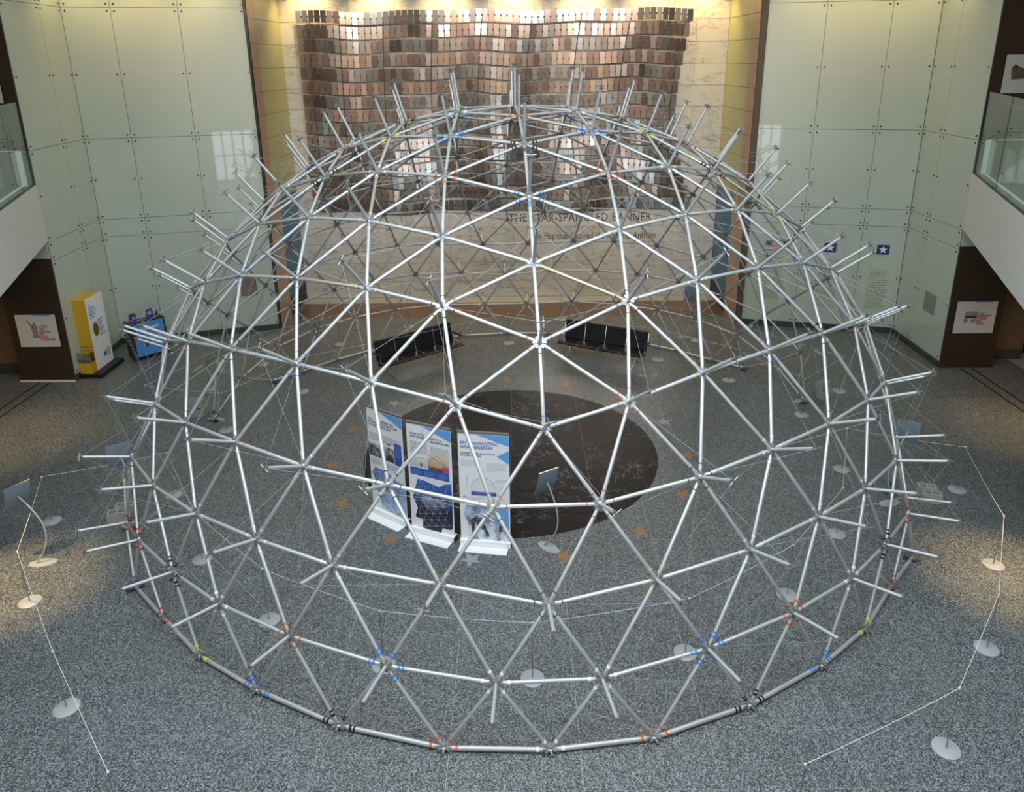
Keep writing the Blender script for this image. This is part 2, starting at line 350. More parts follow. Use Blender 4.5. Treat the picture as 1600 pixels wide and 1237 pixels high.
for r in range(NR):
    zc = 9.65 - TH / 2 - PZ * r
    x0 = -7.02; xe = 5.74 - .42 * math.sin(min(r / 9.0, 1.55) * PI * .62) + (.30 * (r - 8) / 6 if r > 8 else 0)
    span = xe - x0; last = 1
    for c in range(NC):
        u = c / (NC - 1); x = x0 + TW / 2 + (span - TW) * u
        d, dz = depth(u, r); d2, dz2 = depth(u + .01, r)
        ang = 1.6 * math.atan2(-(d2 - d), .01 * span) * min(1, u / .14, (1 - u) / .14)
        if random.random() < .7: last = random.choice(rowmat(r))
        w = min(1.0, (span - TW) / (NC - 1) / TW * .885)
        mw = Matrix.Translation((x, YB - d, zc + dz)) @ Matrix.Rotation(ang + random.uniform(-.03, .03), 4, 'Z') @ Matrix.Rotation(random.uniform(-.022, .022) - .008, 4, 'X') @ Matrix.Diagonal((w, 1, 1, 1))
        if r * NC + c < 300: link('mirror_tile', tile_mesh[last], flag, FI @ mw)
        else: tiles_rest.box((-TW / 2, -.006, -TH / 2), (TW / 2, .006, TH / 2), last, FI @ mw)
        if c < NC - 1:
            mc = FI @ mw @ Matrix.Translation((TW / 2 / w + .004, -.012, 0))
            clips.box((-.029, -.014, -.027), (.029, .008, .027), 0, mc)
        pos.append((r, c, FI @ mw))
    P = [p for p in pos if p[0] == r]
    if r % 4 == 0:   # a horizontal rod under every fourth row
        rodsv.tube([p[2] @ Vector((0, -.03 if r else .05, -TH / 2 - .04)) for p in P[1::3]], .010, 6)
tiles_rest.build('mirror_tiles_lower_rows', REFLECT_TILE, flag, kind='stuff')
clips.build('tile_clips', M['dark_steel'], flag, kind='stuff')
rodsv.build('horizontal_rods', M['dark_steel'], flag, kind='stuff')
for c in (1, 6, 13, 21, 29, 37, 45, 53, 62):
    pts = [p[2] @ Vector((.1, -.035, 0)) for p in pos if p[1] == c]
    MB().tube([pts[0] + Vector((0, 0, -.1))] + pts[1:], .012, 6).build('upright_rod', M['dark_steel'], flag, label='dark steel upright rod')
brk = MB()
for c in (1, 18, 36, 54, 62):
    for r in (0, 4, 8, 12):
        q = [p[2] for p in pos if p[0] == r and p[1] == c][0] @ Vector((.1, 0, 0)); brk.tube([q, (q.x, .0, q.z - .02)], .012, 6)
brk.build('wall_brackets', M['dark_steel'], flag, kind='stuff')

# ------------------------------------------------------------------ glass clad walls
ZS = [.17, 3.32, 3.83, 6.12, 9.57, 12.8]
stud = MB().tube([(0, 0, -.01), (0, 0, .014)], .022, 10).mesh('panel_stud', M['stud'])
def glass_wall(name, a, b, cols, zs, skip=()):
    """glass panels on a wall from floor point a to b (seen with the outside on the left of a->b reversed); cols: seam distances from a"""
    a = Vector((*a, 0)); b = Vector((*b, 0)); L = (b - a).length; fr = frame(a, b - a)
    if (fr.to_3x3() @ Vector((0, 0, 1))).dot(Vector((0, -4, 0)) - a) < 0:
        fr = frame(b, a - b); cols = [L - c for c in cols][::-1]
    w = MB().box((0, 0, -.20), (L, 12.8, -.022), 0, fr).build(name, M['glass_edge'], kind='structure')
    MB().box((0, 0, -.02), (L, .165, .035), 0, fr).build('kick_plinth', M['kick'], w, label='dark granite plinth')
    for c0, c1 in zip(cols[:-1], cols[1:]):
        for z0, z1 in zip(zs[:-1], zs[1:]):
            g = .006
            MB().box((c0 + g, z0 + g, -.016), (c1 - g, z1 - g, 0), 0, fr).build('glass_panel', M['glass_pale'], w)
            if z0 > 9.6: continue
            sy = [z0 + .09, z1 - .09] + ([(z0 + z1) / 2] if z1 - z0 > 1 else [])
            for x in (c0 + .09, c1 - .09):
                for y in sy: link('panel_stud', stud, w, fr @ Matrix.Translation((x, y, 0)))
    return w, fr, L
CL, EL, WLp = (-12.08, 7.0), (-11.93, 4.21), (-7.6, 8.2)
CR, ER, WRp = (11.56, 7.28), (11.54, 4.58), (7.0, 8.32)
wing_l, FWL, LWL = glass_wall('wall_left_wing', CL, WLp, [0, 1.2, 2.9, 4.64], ZS)
side_l, FSL, LSL = glass_wall('wall_left_side', EL, CL, [0, 1.68, 2.79], ZS)
wing_r, FWR, LWR = glass_wall('wall_right_wing', WRp, CR, [0, 1.75, 3.45, 4.67], ZS)
side_r, FSR, LSR = glass_wall('wall_right_side', CR, ER, [0, 1.02, 2.70], ZS)
for nm, c, a in (('trim_3', CL, -1), ('trim_4', CR, 1)): MB().tube([(c[0] + a * .03, c[1] + .05, 0), (c[0] + a * .03, c[1] + .05, 12.8)], .06, 8).build(nm, M['stud'], kind='structure')
# polished edge trim of the wings
for p, s in ((WLp, 1), (WRp, -1)):
    MB().box((p[0] - .02, p[1] - .05, 0), (p[0] + .02, p[1] + .12, 12.8)).build('trim_1' if s > 0 else 'trim_2', M['dark_steel'], kind='structure')
# return walls of the niche: bronze, olive, and a blue doorway below
for s, x in ((1, -7.6), (-1, 6.97)):
    rw = MB().box((min(x, x - s * .2), 8.2, 0), (max(x, x - s * .2), 11.7, 12.8)).build('wall_left_return' if s > 0 else 'wall_right_return', M['joint'], kind='structure')
    zz = [.0, 1.2, 2.55, 3.95, 4.54, 5.22, 5.91, 6.60, 7.27, 7.95, 8.64, 9.33, 10.02, 11.4, 12.8]
    for z0, z1 in zip(zz[:-1], zz[1:]):
        MB().box((min(x, x + s * .02), 8.25, z0 + .006), (max(x, x + s * .02), 8.98, z1 - .006)).build('bronze_panel', M['bronze'], rw, label='copper brown metal panel')
        if z0 > 3.9: MB().box((min(x, x + s * .02), 8.99, z0 + .006), (max(x, x + s * .02), 11.44, z1 - .006)).build('olive_panel', M['olive'], rw, label='olive gold metal panel')
    MB().box((min(x, x + s * .012), 8.99, 0), (max(x, x + s * .012), 9.5, 3.95)).build('bronze_panel', M['bronze'], rw, label='copper brown metal panel')
    MB().box((min(x, x + s * .01), 9.5, .62), (max(x, x + s * .01), 11.44, 3.95)).build('blue_panel', M['blue_wall'], rw, label='slate blue painted panel')
    MB().box((min(x, x + s * .012), 9.5, 0.0), (max(x, x + s * .012), 11.44, .62)).build('dark_gap_panel', M['black'], rw, label='black panel standing for the dark gap below the blue panel')  # darkness of the gap inside the doorway, painted as a black panel

# ------------------------------------------------------------------ balconies, openings and outer shell
for s, E, side in ((-1, EL, 'left'), (1, ER, 'right')):
    E3 = Vector((*E, 0)); d = Vector((-s * .37, -.93, 0)).normalized(); far = E3 + d * 11.0
    n = Vector((s * -.93, .37, 0)).normalized() * -1            # outward of the void
    n = Vector((-d.y, d.x, 0)); n = n if n.x * s > 0 else -n
    fr = frame(E3, d) if frame(E3, d).to_3x3().col[2].dot(-n) > 0 else frame(far, -d)
    fas = MB().box((0, 3.86, -.25), (11, 5.28, 0), 0, fr).build('fascia_' + side, M['white'], kind='structure')
    MB().box((0, 5.3, -.62), (11, 6.12, -.30), 0, fr).build('slab_edge', M['glass_pale'], fas, label='pale slab edge behind the railing glass')
    rail = thing('glass_railing', 'frameless glass railing on the white %s balcony front' % side, 'railing', tuple(E3))
    RI = Matrix.Translation(-E3)
    MB().box((.0, 5.27, -.08), (11, 5.31, -.02), 0, RI @ fr).build('bottom_channel', M['dark_steel'], rail)
    MB().tube([RI @ fr @ Vector((.02, 7.06, -.16)), RI @ fr @ Vector((10.98, 7.06, -.16))], .024, 10).build('handrail', M['chrome'], rail, smooth=True)
    k0 = 0
    for k in range(8):
        a, b = k * 1.375 + .006, (k + 1) * 1.375 - .006
        MB().box((a, 5.3, -.055), (b, 7.28, -.04), 0, RI @ fr).build('glass_pane', M['rail_glass'], rail)
        MB().box((b - .05, 6.98, -.17), (b + .0, 7.03, -.05), 0, RI @ fr).build('rail_bracket', M['dark_steel'], rail)
    # upper and lower floor beyond the front
    pts = [E3 + n * .62, far + n * .62, Vector((s * 19.5, far.y, 0)), Vector((s * 19.5, E3.y, 0))]
    MB().prism([(p.x, p.y) for p in pts][::(1 if s > 0 else -1)], 5.85, 6.12).build('upper_floor_' + side, M['brown_mid'], kind='structure')
    pts[0] = E3 + n * .26; pts[1] = far + n * .26
    MB().prism([(p.x, p.y) for p in pts][::(1 if s > 0 else -1)], 3.86, 3.92).build('soffit_' + side, M['white'], kind='structure')
    # jamb panel, stone pier and dark recess at ground level
    x0, x1 = sorted((E[0] + s * .03, E[0] + s * 1.47)); y = E[1] - .03
    jamb = MB().box((x0, y, 0), (x1, y + .5, 3.40)).build('wall_%s_jamb' % side, M['brown'], kind='structure')
    MB().box((x0 - .02, y - .05, 0), (x1 + .02, y - .001, .035)).build('threshold', M['white'] if s < 0 else M['brown'], jamb)
    MB().box((x0, y - .012, 3.40), (s * 19.5 if s > 0 else x1, y + .5, 3.86) if s > 0 else (x1, y + .5, 3.86)).build('header_panel', M['glass_pale'], jamb, label='pale glass header')
    if s < 0: MB().box((-19.5, y - .012, 3.40), (x0, y + .5, 3.86)).build('header_panel', M['glass_pale'], jamb, label='pale glass header')
    px0, px1 = sorted((E[0] + s * 1.47, E[0] + s * 2.6))
    pier = MB().box((px0, y + .55, .30), (px1, y + 1.2, 3.40)).build('wall_%s_pier' % side, M['brown_mid'], kind='structure')
    MB().box((px0, y + .54, 0), (px1, y + 1.2, .30)).build('pier_base', M['kick'], pier, label='dark stone base')
    bx0, bx1 = sorted((E[0] + s * 2.6, s * 19.5))
    MB().box((bx0, y + 1.0, 0), (bx1, y + 1.4, 3.40)).build('wall_%s_recess' % side, M['black'], kind='structure')
    # dark wall above the upper floor
    ux0, ux1 = sorted((E[0] + s * .02, s * 19.5))
    MB().box((ux0, y, 6.12), (ux1, y + .3, 12.8)).build('wall_%s_upper' % side, M['brown'], kind='structure')
    MB().box((s * 19.5 - .2, -26, 0), (s * 19.5 + .2, 8, 12.8)).build('wall_%s_outer' % side, M['rear'], kind='structure')
MB().box((-20, -26, 12.8), (20, 13, 13.0)).build('ceiling', M['ceiling'], kind='structure')
rear = MB()
rear.box((-20, -26, 3.6), (20, -25.8, 12.8)).box((-20, -26, 0), (-3.9, -25.8, 3.6)).box((-1.1, -26, 0), (1.1, -25.8, 3.6)).box((3.9, -26, 0), (20, -25.8, 3.6))
rear.build('wall_rear', M['rear'], kind='structure')
def window(name, x0, x1, z0, z1, n):
    fr_ = MB(); w = (x1 - x0) / n
    for k in range(n + 1): fr_.box((x0 + w * k - .05, -25.95, z0), (x0 + w * k + .05, -25.75, z1))
    fr_.box((x0, -25.95, z1 - .1), (x1, -25.75, z1)).box((x0, -25.95, z0), (x1, -25.75, z0 + .1)).box((x0, -25.93, (z0 + z1) / 2 - .04), (x1, -25.77, (z0 + z1) / 2 + .04))
    o = fr_.build(name, M['dark_steel'], kind='structure')
    for k in range(n): MB().box((x0 + w * k + .05, -25.9, z0 + .1), (x0 + w * (k + 1) - .05, -25.88, z1 - .1)).build('pane', M['day'], o)
window('window_1', -3.9, -1.1, 0, 3.6, 4); window('window_2', 1.1, 3.9, 0, 3.6, 4)
NODES="""V,-0.26,6.346,3.857;v1,0.76,6.147,4.105;v2,1.853,5.794,4.262;v3,2.973,5.262,4.316;F,4.101,4.515,4.24;h,0.949,5.294,5.097;i,2.036,4.842,5.222;f,3.133,4.237,5.205;M,2.126,3.841,5.941;v1,-0.274,5.694,4.745;v2,-0.234,4.88,5.556;v3,-0.186,3.878,6.274;F,-0.099,2.647,6.812;i,1.018,4.396,5.852;f,1.054,3.326,6.493;h,1.633,6.53,3.185;i,2.735,6.105,3.269;f,3.823,5.484,3.276;M,3.441,6.216,2.269;v1,0.327,6.779,3.068;v2,0.978,7.07,2.169;v3,1.648,7.192,1.149;F,2.327,7.098,0;i,2.308,6.726,2.249;f,2.951,6.754,1.192;h,-0.345,7.178,2.003;i,0.287,7.389,1.041;f,0.956,7.409,0;M,-0.359,7.461,0;v1,-0.975,6.717,3.068;v2,-1.651,6.943,2.169;v3,-2.33,7,1.149;F,-2.997,6.842,0;i,-0.994,7.327,1.041;f,-1.662,7.283,0;h,-1.452,5.178,5.097;i,-1.435,4.278,5.852;f,-1.368,3.21,6.493;M,-2.485,3.62,5.941;v1,-1.346,6.046,4.105;v2,-2.4,5.59,4.262;v3,-3.464,4.952,4.316;F,-4.515,4.101,4.24;i,-2.49,4.624,5.222;f,-3.525,3.917,5.205;h,-2.252,6.343,3.185;i,-2.942,6.474,2.249;f,-3.585,6.44,1.192;M,-4.021,5.857,2.269;i,-3.307,5.814,3.269;f,-4.331,5.092,3.276;V,3.923,0.189,6.247;v1,4.12,1.254,6;v2,4.228,2.335,5.602;v3,4.231,3.429,5.026;h,3.143,2.098,6.335;i,3.176,3.181,5.865;v1,3.086,0.801,6.641;v2,2.14,1.42,6.896;v3,1.072,2.045,6.984;i,2.158,2.735,6.496;h,5.121,1.449,5.153;i,5.197,2.518,4.658;f,5.128,3.583,4.013;M,5.926,2.596,3.672;v1,4.821,0.232,5.604;v2,5.645,0.271,4.802;v3,6.375,0.306,3.816;F,6.97,0.335,2.62;i,5.887,1.512,4.269;f,6.539,1.528,3.217;h,5.236,-0.952,5.153;i,6.005,-0.941,4.269;f,6.655,-0.894,3.217;M,6.147,-2.016,3.672;v1,4.221,-0.853,6;v2,4.432,-1.919,5.602;v3,4.54,-3.008,5.026;F,4.515,-4.101,4.24;i,5.414,-2.008,4.658;f,5.448,-3.075,4.013;h,3.329,-1.787,6.335;i,3.466,-2.861,5.865;f,3.525,-3.917,5.205;M,2.485,-3.62,5.941;v1,3.148,-0.501,6.641;v2,2.266,-1.209,6.896;v3,1.242,-1.924,7.011;F,0.131,-2.655,6.882;i,2.411,-2.515,6.496;f,1.379,-3.207,6.504;h,2.036,0.098,7.065;i,1.027,0.691,7.242;f,-0.063,1.309,7.23;M,-0.003,-0.011,7.312;i,1.089,-0.59,7.242;f,0.061,-1.314,7.215;V,6.195,4.526,0;v1,5.896,4.463,1.037;v2,5.484,4.604,2.093;v3,4.896,4.631,3.168;h,4.987,5.43,1.182;i,4.478,5.533,2.227;v1,5.463,5.095,0;v2,4.608,5.879,0;v3,3.571,6.561,0;i,4.051,6.155,1.207;h,6.281,3.545,1.912;i,5.8,3.608,2.973;v1,6.598,3.441,0.641;v2,6.901,2.54,1.294;i,6.49,2.602,2.584;h,7.081,2.38,0;V,6.658,-3.778,0;v1,6.936,-2.805,0.603;v2,7.112,-1.867,1.294;h,6.533,-2.936,1.882;i,6.603,-2.01,2.455;v1,6.395,-3.891,0.995;v2,5.952,-4.061,2.081;v3,5.318,-4.14,3.168;i,6.119,-3.035,2.973;h,7.276,-1.691,0;h,5.506,-4.934,1.16;i,4.989,-5.082,2.215;f,4.337,-5.096,3.264;M,4.014,-5.856,2.272;v1,5.982,-4.471,0;v2,5.12,-5.446,0;v3,4.204,-6.142,0;F,3.004,-6.809,0;i,4.648,-5.743,1.192;f,3.588,-6.437,1.203;V,0.31,-6.341,3.878;v1,1.377,-6.052,4.088;v2,2.388,-5.588,4.267;v3,3.447,-4.952,4.317;h,1.448,-5.172,5.116;i,2.472,-4.623,5.226;v1,0.276,-5.695,4.745;v2,0.224,-4.878,5.561;v3,0.186,-3.874,6.284;i,1.433,-4.271,5.875;h,2.251,-6.343,3.186;i,3.304,-5.815,3.268;v1,0.974,-6.72,3.059;v2,1.653,-6.95,2.148;v3,2.33,-6.999,1.152;i,2.922,-6.482,2.223;h,-0.968,-5.29,5.108;i,-1.024,-4.404,5.83;f,-1.053,-3.325,6.497;M,-2.126,-3.841,5.941;v1,-0.761,-6.145,4.111;v2,-1.86,-5.793,4.266;v3,-2.95,-5.263,4.312;F,-4.101,-4.515,4.24;i,-2.026,-4.84,5.226;f,-3.133,-4.237,5.205;h,0.336,-7.185,1.984;i,0.983,-7.333,1.024;f,1.664,-7.295,0;M,0.356,-7.457,0;v1,-0.315,-6.779,3.067;v2,-0.958,-7.062,2.192;v3,-1.645,-7.201,1.121;F,-2.338,-7.072,0;i,-0.299,-7.393,1.03;f,-0.96,-7.416,0;h,-1.599,-6.516,3.225;i,-2.735,-6.109,3.257;f,-3.814,-5.484,3.277;M,-3.418,-6.219,2.258;i,-2.314,-6.733,2.23;f,-2.945,-6.755,1.189;V,-3.923,-0.189,6.247;v1,-3.148,0.501,6.641;v2,-2.266,1.209,6.896;v3,-1.263,1.933,6.984;h,-3.329,1.787,6.335;i,-2.411,2.515,6.496;v1,-4.221,0.853,6;v2,-4.432,1.919,5.602;v3,-4.54,3.008,5.026;i,-3.466,2.861,5.865;h,-2.036,-0.098,7.065;i,-1.089,0.59,7.242;v1,-3.086,-0.801,6.641;v2,-2.14,-1.42,6.896;v3,-1.058,-2.055,6.954;i,-1.027,-0.691,7.242;h,-3.143,-2.098,6.335;i,-2.158,-2.735,6.496;v1,-4.12,-1.254,6;v2,-4.228,-2.335,5.602;v3,-4.231,-3.429,5.026;i,-3.176,-3.181,5.865;h,-5.236,0.952,5.153;i,-5.414,2.008,4.658;f,-5.448,3.075,4.013;M,-6.147,2.016,3.672;v1,-4.821,-0.232,5.604;v2,-5.645,-0.271,4.802;v3,-6.375,-0.306,3.816;F,-6.97,-0.335,2.62;i,-6.005,0.941,4.269;f,-6.655,0.894,3.217;h,-5.121,-1.449,5.153;i,-5.197,-2.518,4.658;f,-5.128,-3.583,4.013;M,-5.926,-2.596,3.672;i,-5.887,-1.512,4.269;f,-6.539,-1.528,3.217;V,-6.545,3.96,0;v1,-5.926,4.548,0;v2,-5.151,5.41,0;v3,-4.184,6.188,0;h,-5.485,4.927,1.182;i,-4.623,5.738,1.207;v1,-6.297,3.877,1.037;v2,-5.9,4.057,2.093;v3,-5.318,4.14,3.168;i,-4.988,5.078,2.227;h,-6.592,2.927,1.912;i,-6.119,3.035,2.973;v1,-6.898,2.793,0.641;v2,-7.112,1.867,1.294;i,-6.71,1.967,2.584;h,-7.276,1.691,0;V,-6.261,-4.332,0;v1,-5.984,-4.465,1.032;v2,-5.519,-4.606,2.088;v3,-4.857,-4.638,3.146;h,-5.003,-5.435,1.168;i,-4.479,-5.541,2.204;v1,-5.462,-5.08,0;v2,-4.603,-5.858,0;v3,-3.582,-6.481,0;i,-4.064,-6.157,1.199;h,-6.39,-3.524,1.977;i,-5.8,-3.608,2.973;v1,-6.744,-3.436,0.658;v2,-7.111,-2.607,1.092;i,-6.255,-2.64,2.468;h,-7.143,-2.66,0"""
EDGES="""0.1 0.9 0.19 0.29 0.39 1.2 1.5 1.9 1.15 1.19 2.3 2.5 2.6 2.15 2.16 3.4 3.6 3.7 3.16 3.17 4.7 4.17 4.54 4.63 4.100 5.6 5.9 5.10 5.13 6.7 6.8 6.13 7.8 7.54 7.56 8.13 8.14 8.56 8.60 9.10 9.35 9.39 10.11 10.13 10.35 10.36 11.12 11.13 11.14 11.36 11.37 12.14 12.37 12.59 12.93 12.178 13.14 14.59 14.60 15.16 15.19 15.20 15.23 16.17 16.18 16.23 17.18 17.100 17.102 18.23 18.24 18.102 18.106 19.20 19.25 19.29 20.21 20.23 20.25 20.26 21.22 21.23 21.24 21.26 21.27 22.24 22.27 22.105 23.24 24.105 24.106 25.26 25.29 25.30 25.33 26.27 26.28 26.33 27.28 28.33 28.34 29.30 29.39 29.45 30.31 30.33 30.45 30.46 31.32 31.33 31.34 31.46 31.47 32.34 32.47 32.216 33.34 35.36 35.39 35.40 35.43 36.37 36.38 36.43 37.38 37.178 37.180 38.43 38.44 38.180 38.184 39.40 39.45 40.41 40.43 40.45 40.49 41.42 41.43 41.44 41.49 41.50 42.44 42.50 42.183 42.199 42.221 43.44 44.183 44.184 45.46 45.49 46.47 46.48 46.49 47.48 47.216 47.218 48.49 48.50 48.218 48.222 49.50 50.221 50.222 51.52 51.57 51.65 51.75 51.85 52.53 52.55 52.57 52.61 52.65 53.54 53.55 53.56 53.61 53.62 54.56 54.62 54.63 55.56 55.57 55.58 55.60 56.60 57.58 57.85 57.91 58.59 58.60 58.91 58.92 59.60 59.92 59.93 61.62 61.65 61.66 61.69 62.63 62.64 62.69 63.64 63.100 63.108 64.69 64.70 64.108 64.111 65.66 65.71 65.75 66.67 66.69 66.71 66.72 67.68 67.69 67.70 67.72 67.73 68.70 68.73 69.70 70.111 71.72 71.75 71.76 71.79 72.73 72.74 72.79 73.74 73.117 74.79 74.80 74.117 74.121 75.76 75.81 75.85 76.77 76.79 76.81 76.82 77.78 77.79 77.80 77.82 77.83 78.80 78.83 78.120 78.125 78.136 79.80 80.120 80.121 81.82 81.85 81.86 81.89 82.83 82.84 82.89 83.84 83.136 83.138 84.89 84.90 84.138 84.142 85.86 85.91 86.87 86.89 86.91 86.95 87.88 87.89 87.90 87.95 87.96 88.90 88.96 88.141 88.151 88.189 89.90 90.141 90.142 91.92 91.95 92.93 92.94 92.95 93.94 93.178 93.186 94.95 94.96 94.186 94.190 95.96 96.189 96.190 97.98 97.103 97.109 98.99 98.101 98.103 98.107 98.109 99.100 99.101 99.102 99.107 99.108 100.102 100.108 101.102 101.103 101.104 101.106 102.106 103.104 104.105 104.106 105.106 107.108 107.109 107.110 107.111 108.111 109.110 109.112 110.111 110.112 113.114 113.118 113.127 114.115 114.116 114.118 114.122 115.116 115.117 115.122 116.117 116.118 116.119 116.121 117.121 118.119 118.123 118.127 119.120 119.121 119.123 119.124 120.121 120.124 120.125 123.124 123.127 123.128 123.131 124.125 124.126 124.131 125.126 125.136 125.144 126.131 126.132 126.144 126.148 127.128 128.129 128.131 129.130 129.131 129.132 130.132 130.147 130.161 131.132 132.147 132.148 133.134 133.139 133.145 133.153 133.163 134.135 134.137 134.139 134.143 134.145 135.136 135.137 135.138 135.143 135.144 136.138 136.144 137.138 137.139 137.140 137.142 138.142 139.140 139.149 139.153 140.141 140.142 140.149 140.150 141.142 141.150 141.151 143.144 143.145 143.146 143.148 144.148 145.146 145.159 145.163 146.147 146.148 146.159 146.160 147.148 147.160 147.161 149.150 149.153 149.154 149.157 150.151 150.152 150.157 151.152 151.189 151.192 152.157 152.158 152.192 152.196 153.154 153.163 153.169 154.155 154.157 154.169 154.170 155.156 155.157 155.158 155.170 155.171 156.158 156.171 156.195 156.209 156.232 157.158 158.195 158.196 159.160 159.163 159.164 159.167 160.161 160.162 160.167 161.162 162.167 162.168 163.164 163.169 164.165 164.167 164.169 164.173 165.166 165.167 165.168 165.173 165.174 166.168 166.174 166.237 167.168 169.170 169.173 170.171 170.172 170.173 171.172 171.232 171.234 172.173 172.174 172.234 172.238 173.174 174.237 174.238 175.176 175.181 175.187 175.193 175.201 176.177 176.179 176.181 176.185 176.187 177.178 177.179 177.180 177.185 177.186 178.180 178.186 179.180 179.181 179.182 179.184 180.184 181.182 181.197 181.201 182.183 182.184 182.197 182.198 183.184 183.198 183.199 185.186 185.187 185.188 185.190 186.190 187.188 187.191 187.193 188.189 188.190 188.191 188.192 189.190 189.192 191.192 191.193 191.194 191.196 192.196 193.194 193.201 193.207 194.195 194.196 194.207 194.208 195.196 195.208 195.209 197.198 197.201 197.202 197.205 198.199 198.200 198.205 199.200 199.221 199.224 200.205 200.206 200.224 200.227 201.202 201.207 202.203 202.205 202.207 202.211 203.204 203.205 203.206 203.211 203.212 204.206 204.212 205.206 206.227 207.208 207.211 208.209 208.210 208.211 209.210 209.232 209.240 210.211 210.212 210.240 210.243 211.212 212.243 213.214 213.219 213.225 214.215 214.217 214.219 215.216 215.217 215.218 216.218 217.218 217.219 217.220 217.222 218.222 219.220 219.223 219.225 220.221 220.222 220.223 220.224 221.222 221.224 223.224 223.225 223.226 223.227 224.227 225.226 225.228 226.227 226.228 229.230 229.235 229.241 230.231 230.233 230.235 230.239 230.241 231.232 231.233 231.234 231.239 231.240 232.234 232.240 233.234 233.235 233.236 233.238 234.238 235.236 236.237 236.238 237.238 239.240 239.241 239.242 239.243 240.243 241.242 241.244 242.243 242.244"""

# ------------------------------------------------------------------ geodesic dome
DN = [(t, Vector((float(a), float(b), float(c)))) for t, a, b, c in (q.split(',') for q in NODES.split(';'))]
DE = [tuple(int(k) for k in q.split('.')) for q in EDGES.split()]
ZG = .055
DN = [(t, p + Vector((0, 0, ZG if p.z < .03 else 0))) for t, p in DN]
dome = thing('geodesic_dome', 'huge open geodesic dome of aluminium tubes with radial posts and wires', 'dome')
TR = .0245
def strut_mesh(name, r, material):
    mb = MB(); n = 10; prof = [(.018, .014, .006), (.055, .026, .008), (.085, r, r), (.915, r, r), (.945, .026, .008), (.982, .014, .006)]
    vs = []; fs = []
    for z, rx, ry in prof: vs += [(rx * math.cos(2 * PI * k / n), ry * math.sin(2 * PI * k / n), z) for k in range(n)]
    for i in range(len(prof) - 1):
        for k in range(n): fs.append((i * n + k, i * n + (k + 1) % n, (i + 1) * n + (k + 1) % n, (i + 1) * n + k))
    fs += [tuple(range(n - 1, -1, -1)), tuple(range((len(prof) - 1) * n, len(prof) * n))]
    mb._add(vs, fs); return mb, mb.mesh(name, material, True)
sm_b, sm = strut_mesh('strut', TR, M['alu'])
_, sm_aged = strut_mesh('strut_yellowed', TR, M['alu_aged'])
def basis(zd, rad, p, length):
    z = zd.normalized(); y = (rad - z * rad.dot(z)).normalized(); x = y.cross(z)
    q = Matrix((x, y, z)).transposed().to_4x4() @ Matrix.Diagonal((1, 1, length, 1)); q.translation = p; return q
order = sorted(range(len(DE)), key=lambda k: ((DN[DE[k][0]][1] + DN[DE[k][1]][1]) / 2 - CAM).length)
far_struts = MB()
for rank, k in enumerate(order):
    a, b = DN[DE[k][0]][1], DN[DE[k][1]][1]; mid = (a + b) / 2
    q = basis(b - a, Vector((mid.x, mid.y, mid.z + .01)), a, (b - a).length)
    if a.z < .1 and b.z < .1: q = q @ Matrix.Diagonal((1.28, 1.28, 1, 1))
    if rank < 300:
        aged = (rank * 7919) % 47 == 3; link('strut', sm_aged if aged else sm, dome, q, **({'label': 'yellowed tube'} if aged else {}))
    else: far_struts._add([q @ Vector(v) for v in sm_b.v], sm_b.f)
far_struts.build('struts_far_side', M['alu'], dome, smooth=True, kind='stuff')
nb = {i: [] for i in range(len(DN))}
for a, b in DE: nb[a].append(b); nb[b].append(a)
hub_b = MB().lathe([(.02, -.03), (.034, -.025), (.034, .018), (.022, .024), (.014, .05)], 10)
for k in range(6): hub_b.box((.02, -.013, -.010), (.085, .013, .010), 0, Matrix.Rotation(k * PI / 3, 4, 'Z'))
hub_m = hub_b.mesh('hub', M['steel'])
PL = .70
post_m = MB().tube([(0, 0, .03), (0, 0, PL)], .0235, 10).mesh('post', M['alu'], True)
tip = MB().tube([(0, 0, PL - .01), (0, 0, PL + .015)], .027, 10).tube([(0, 0, PL), (0, 0, PL + .085)], .009, 6).tube([(-.075, 0, PL + .03), (.075, 0, PL + .03)], .008, 6).tube([(0, -.075, PL + .045), (0, .075, PL + .045)], .008, 6)
tip_m = tip.mesh('end_fitting', M['tip'])
wires = MB()
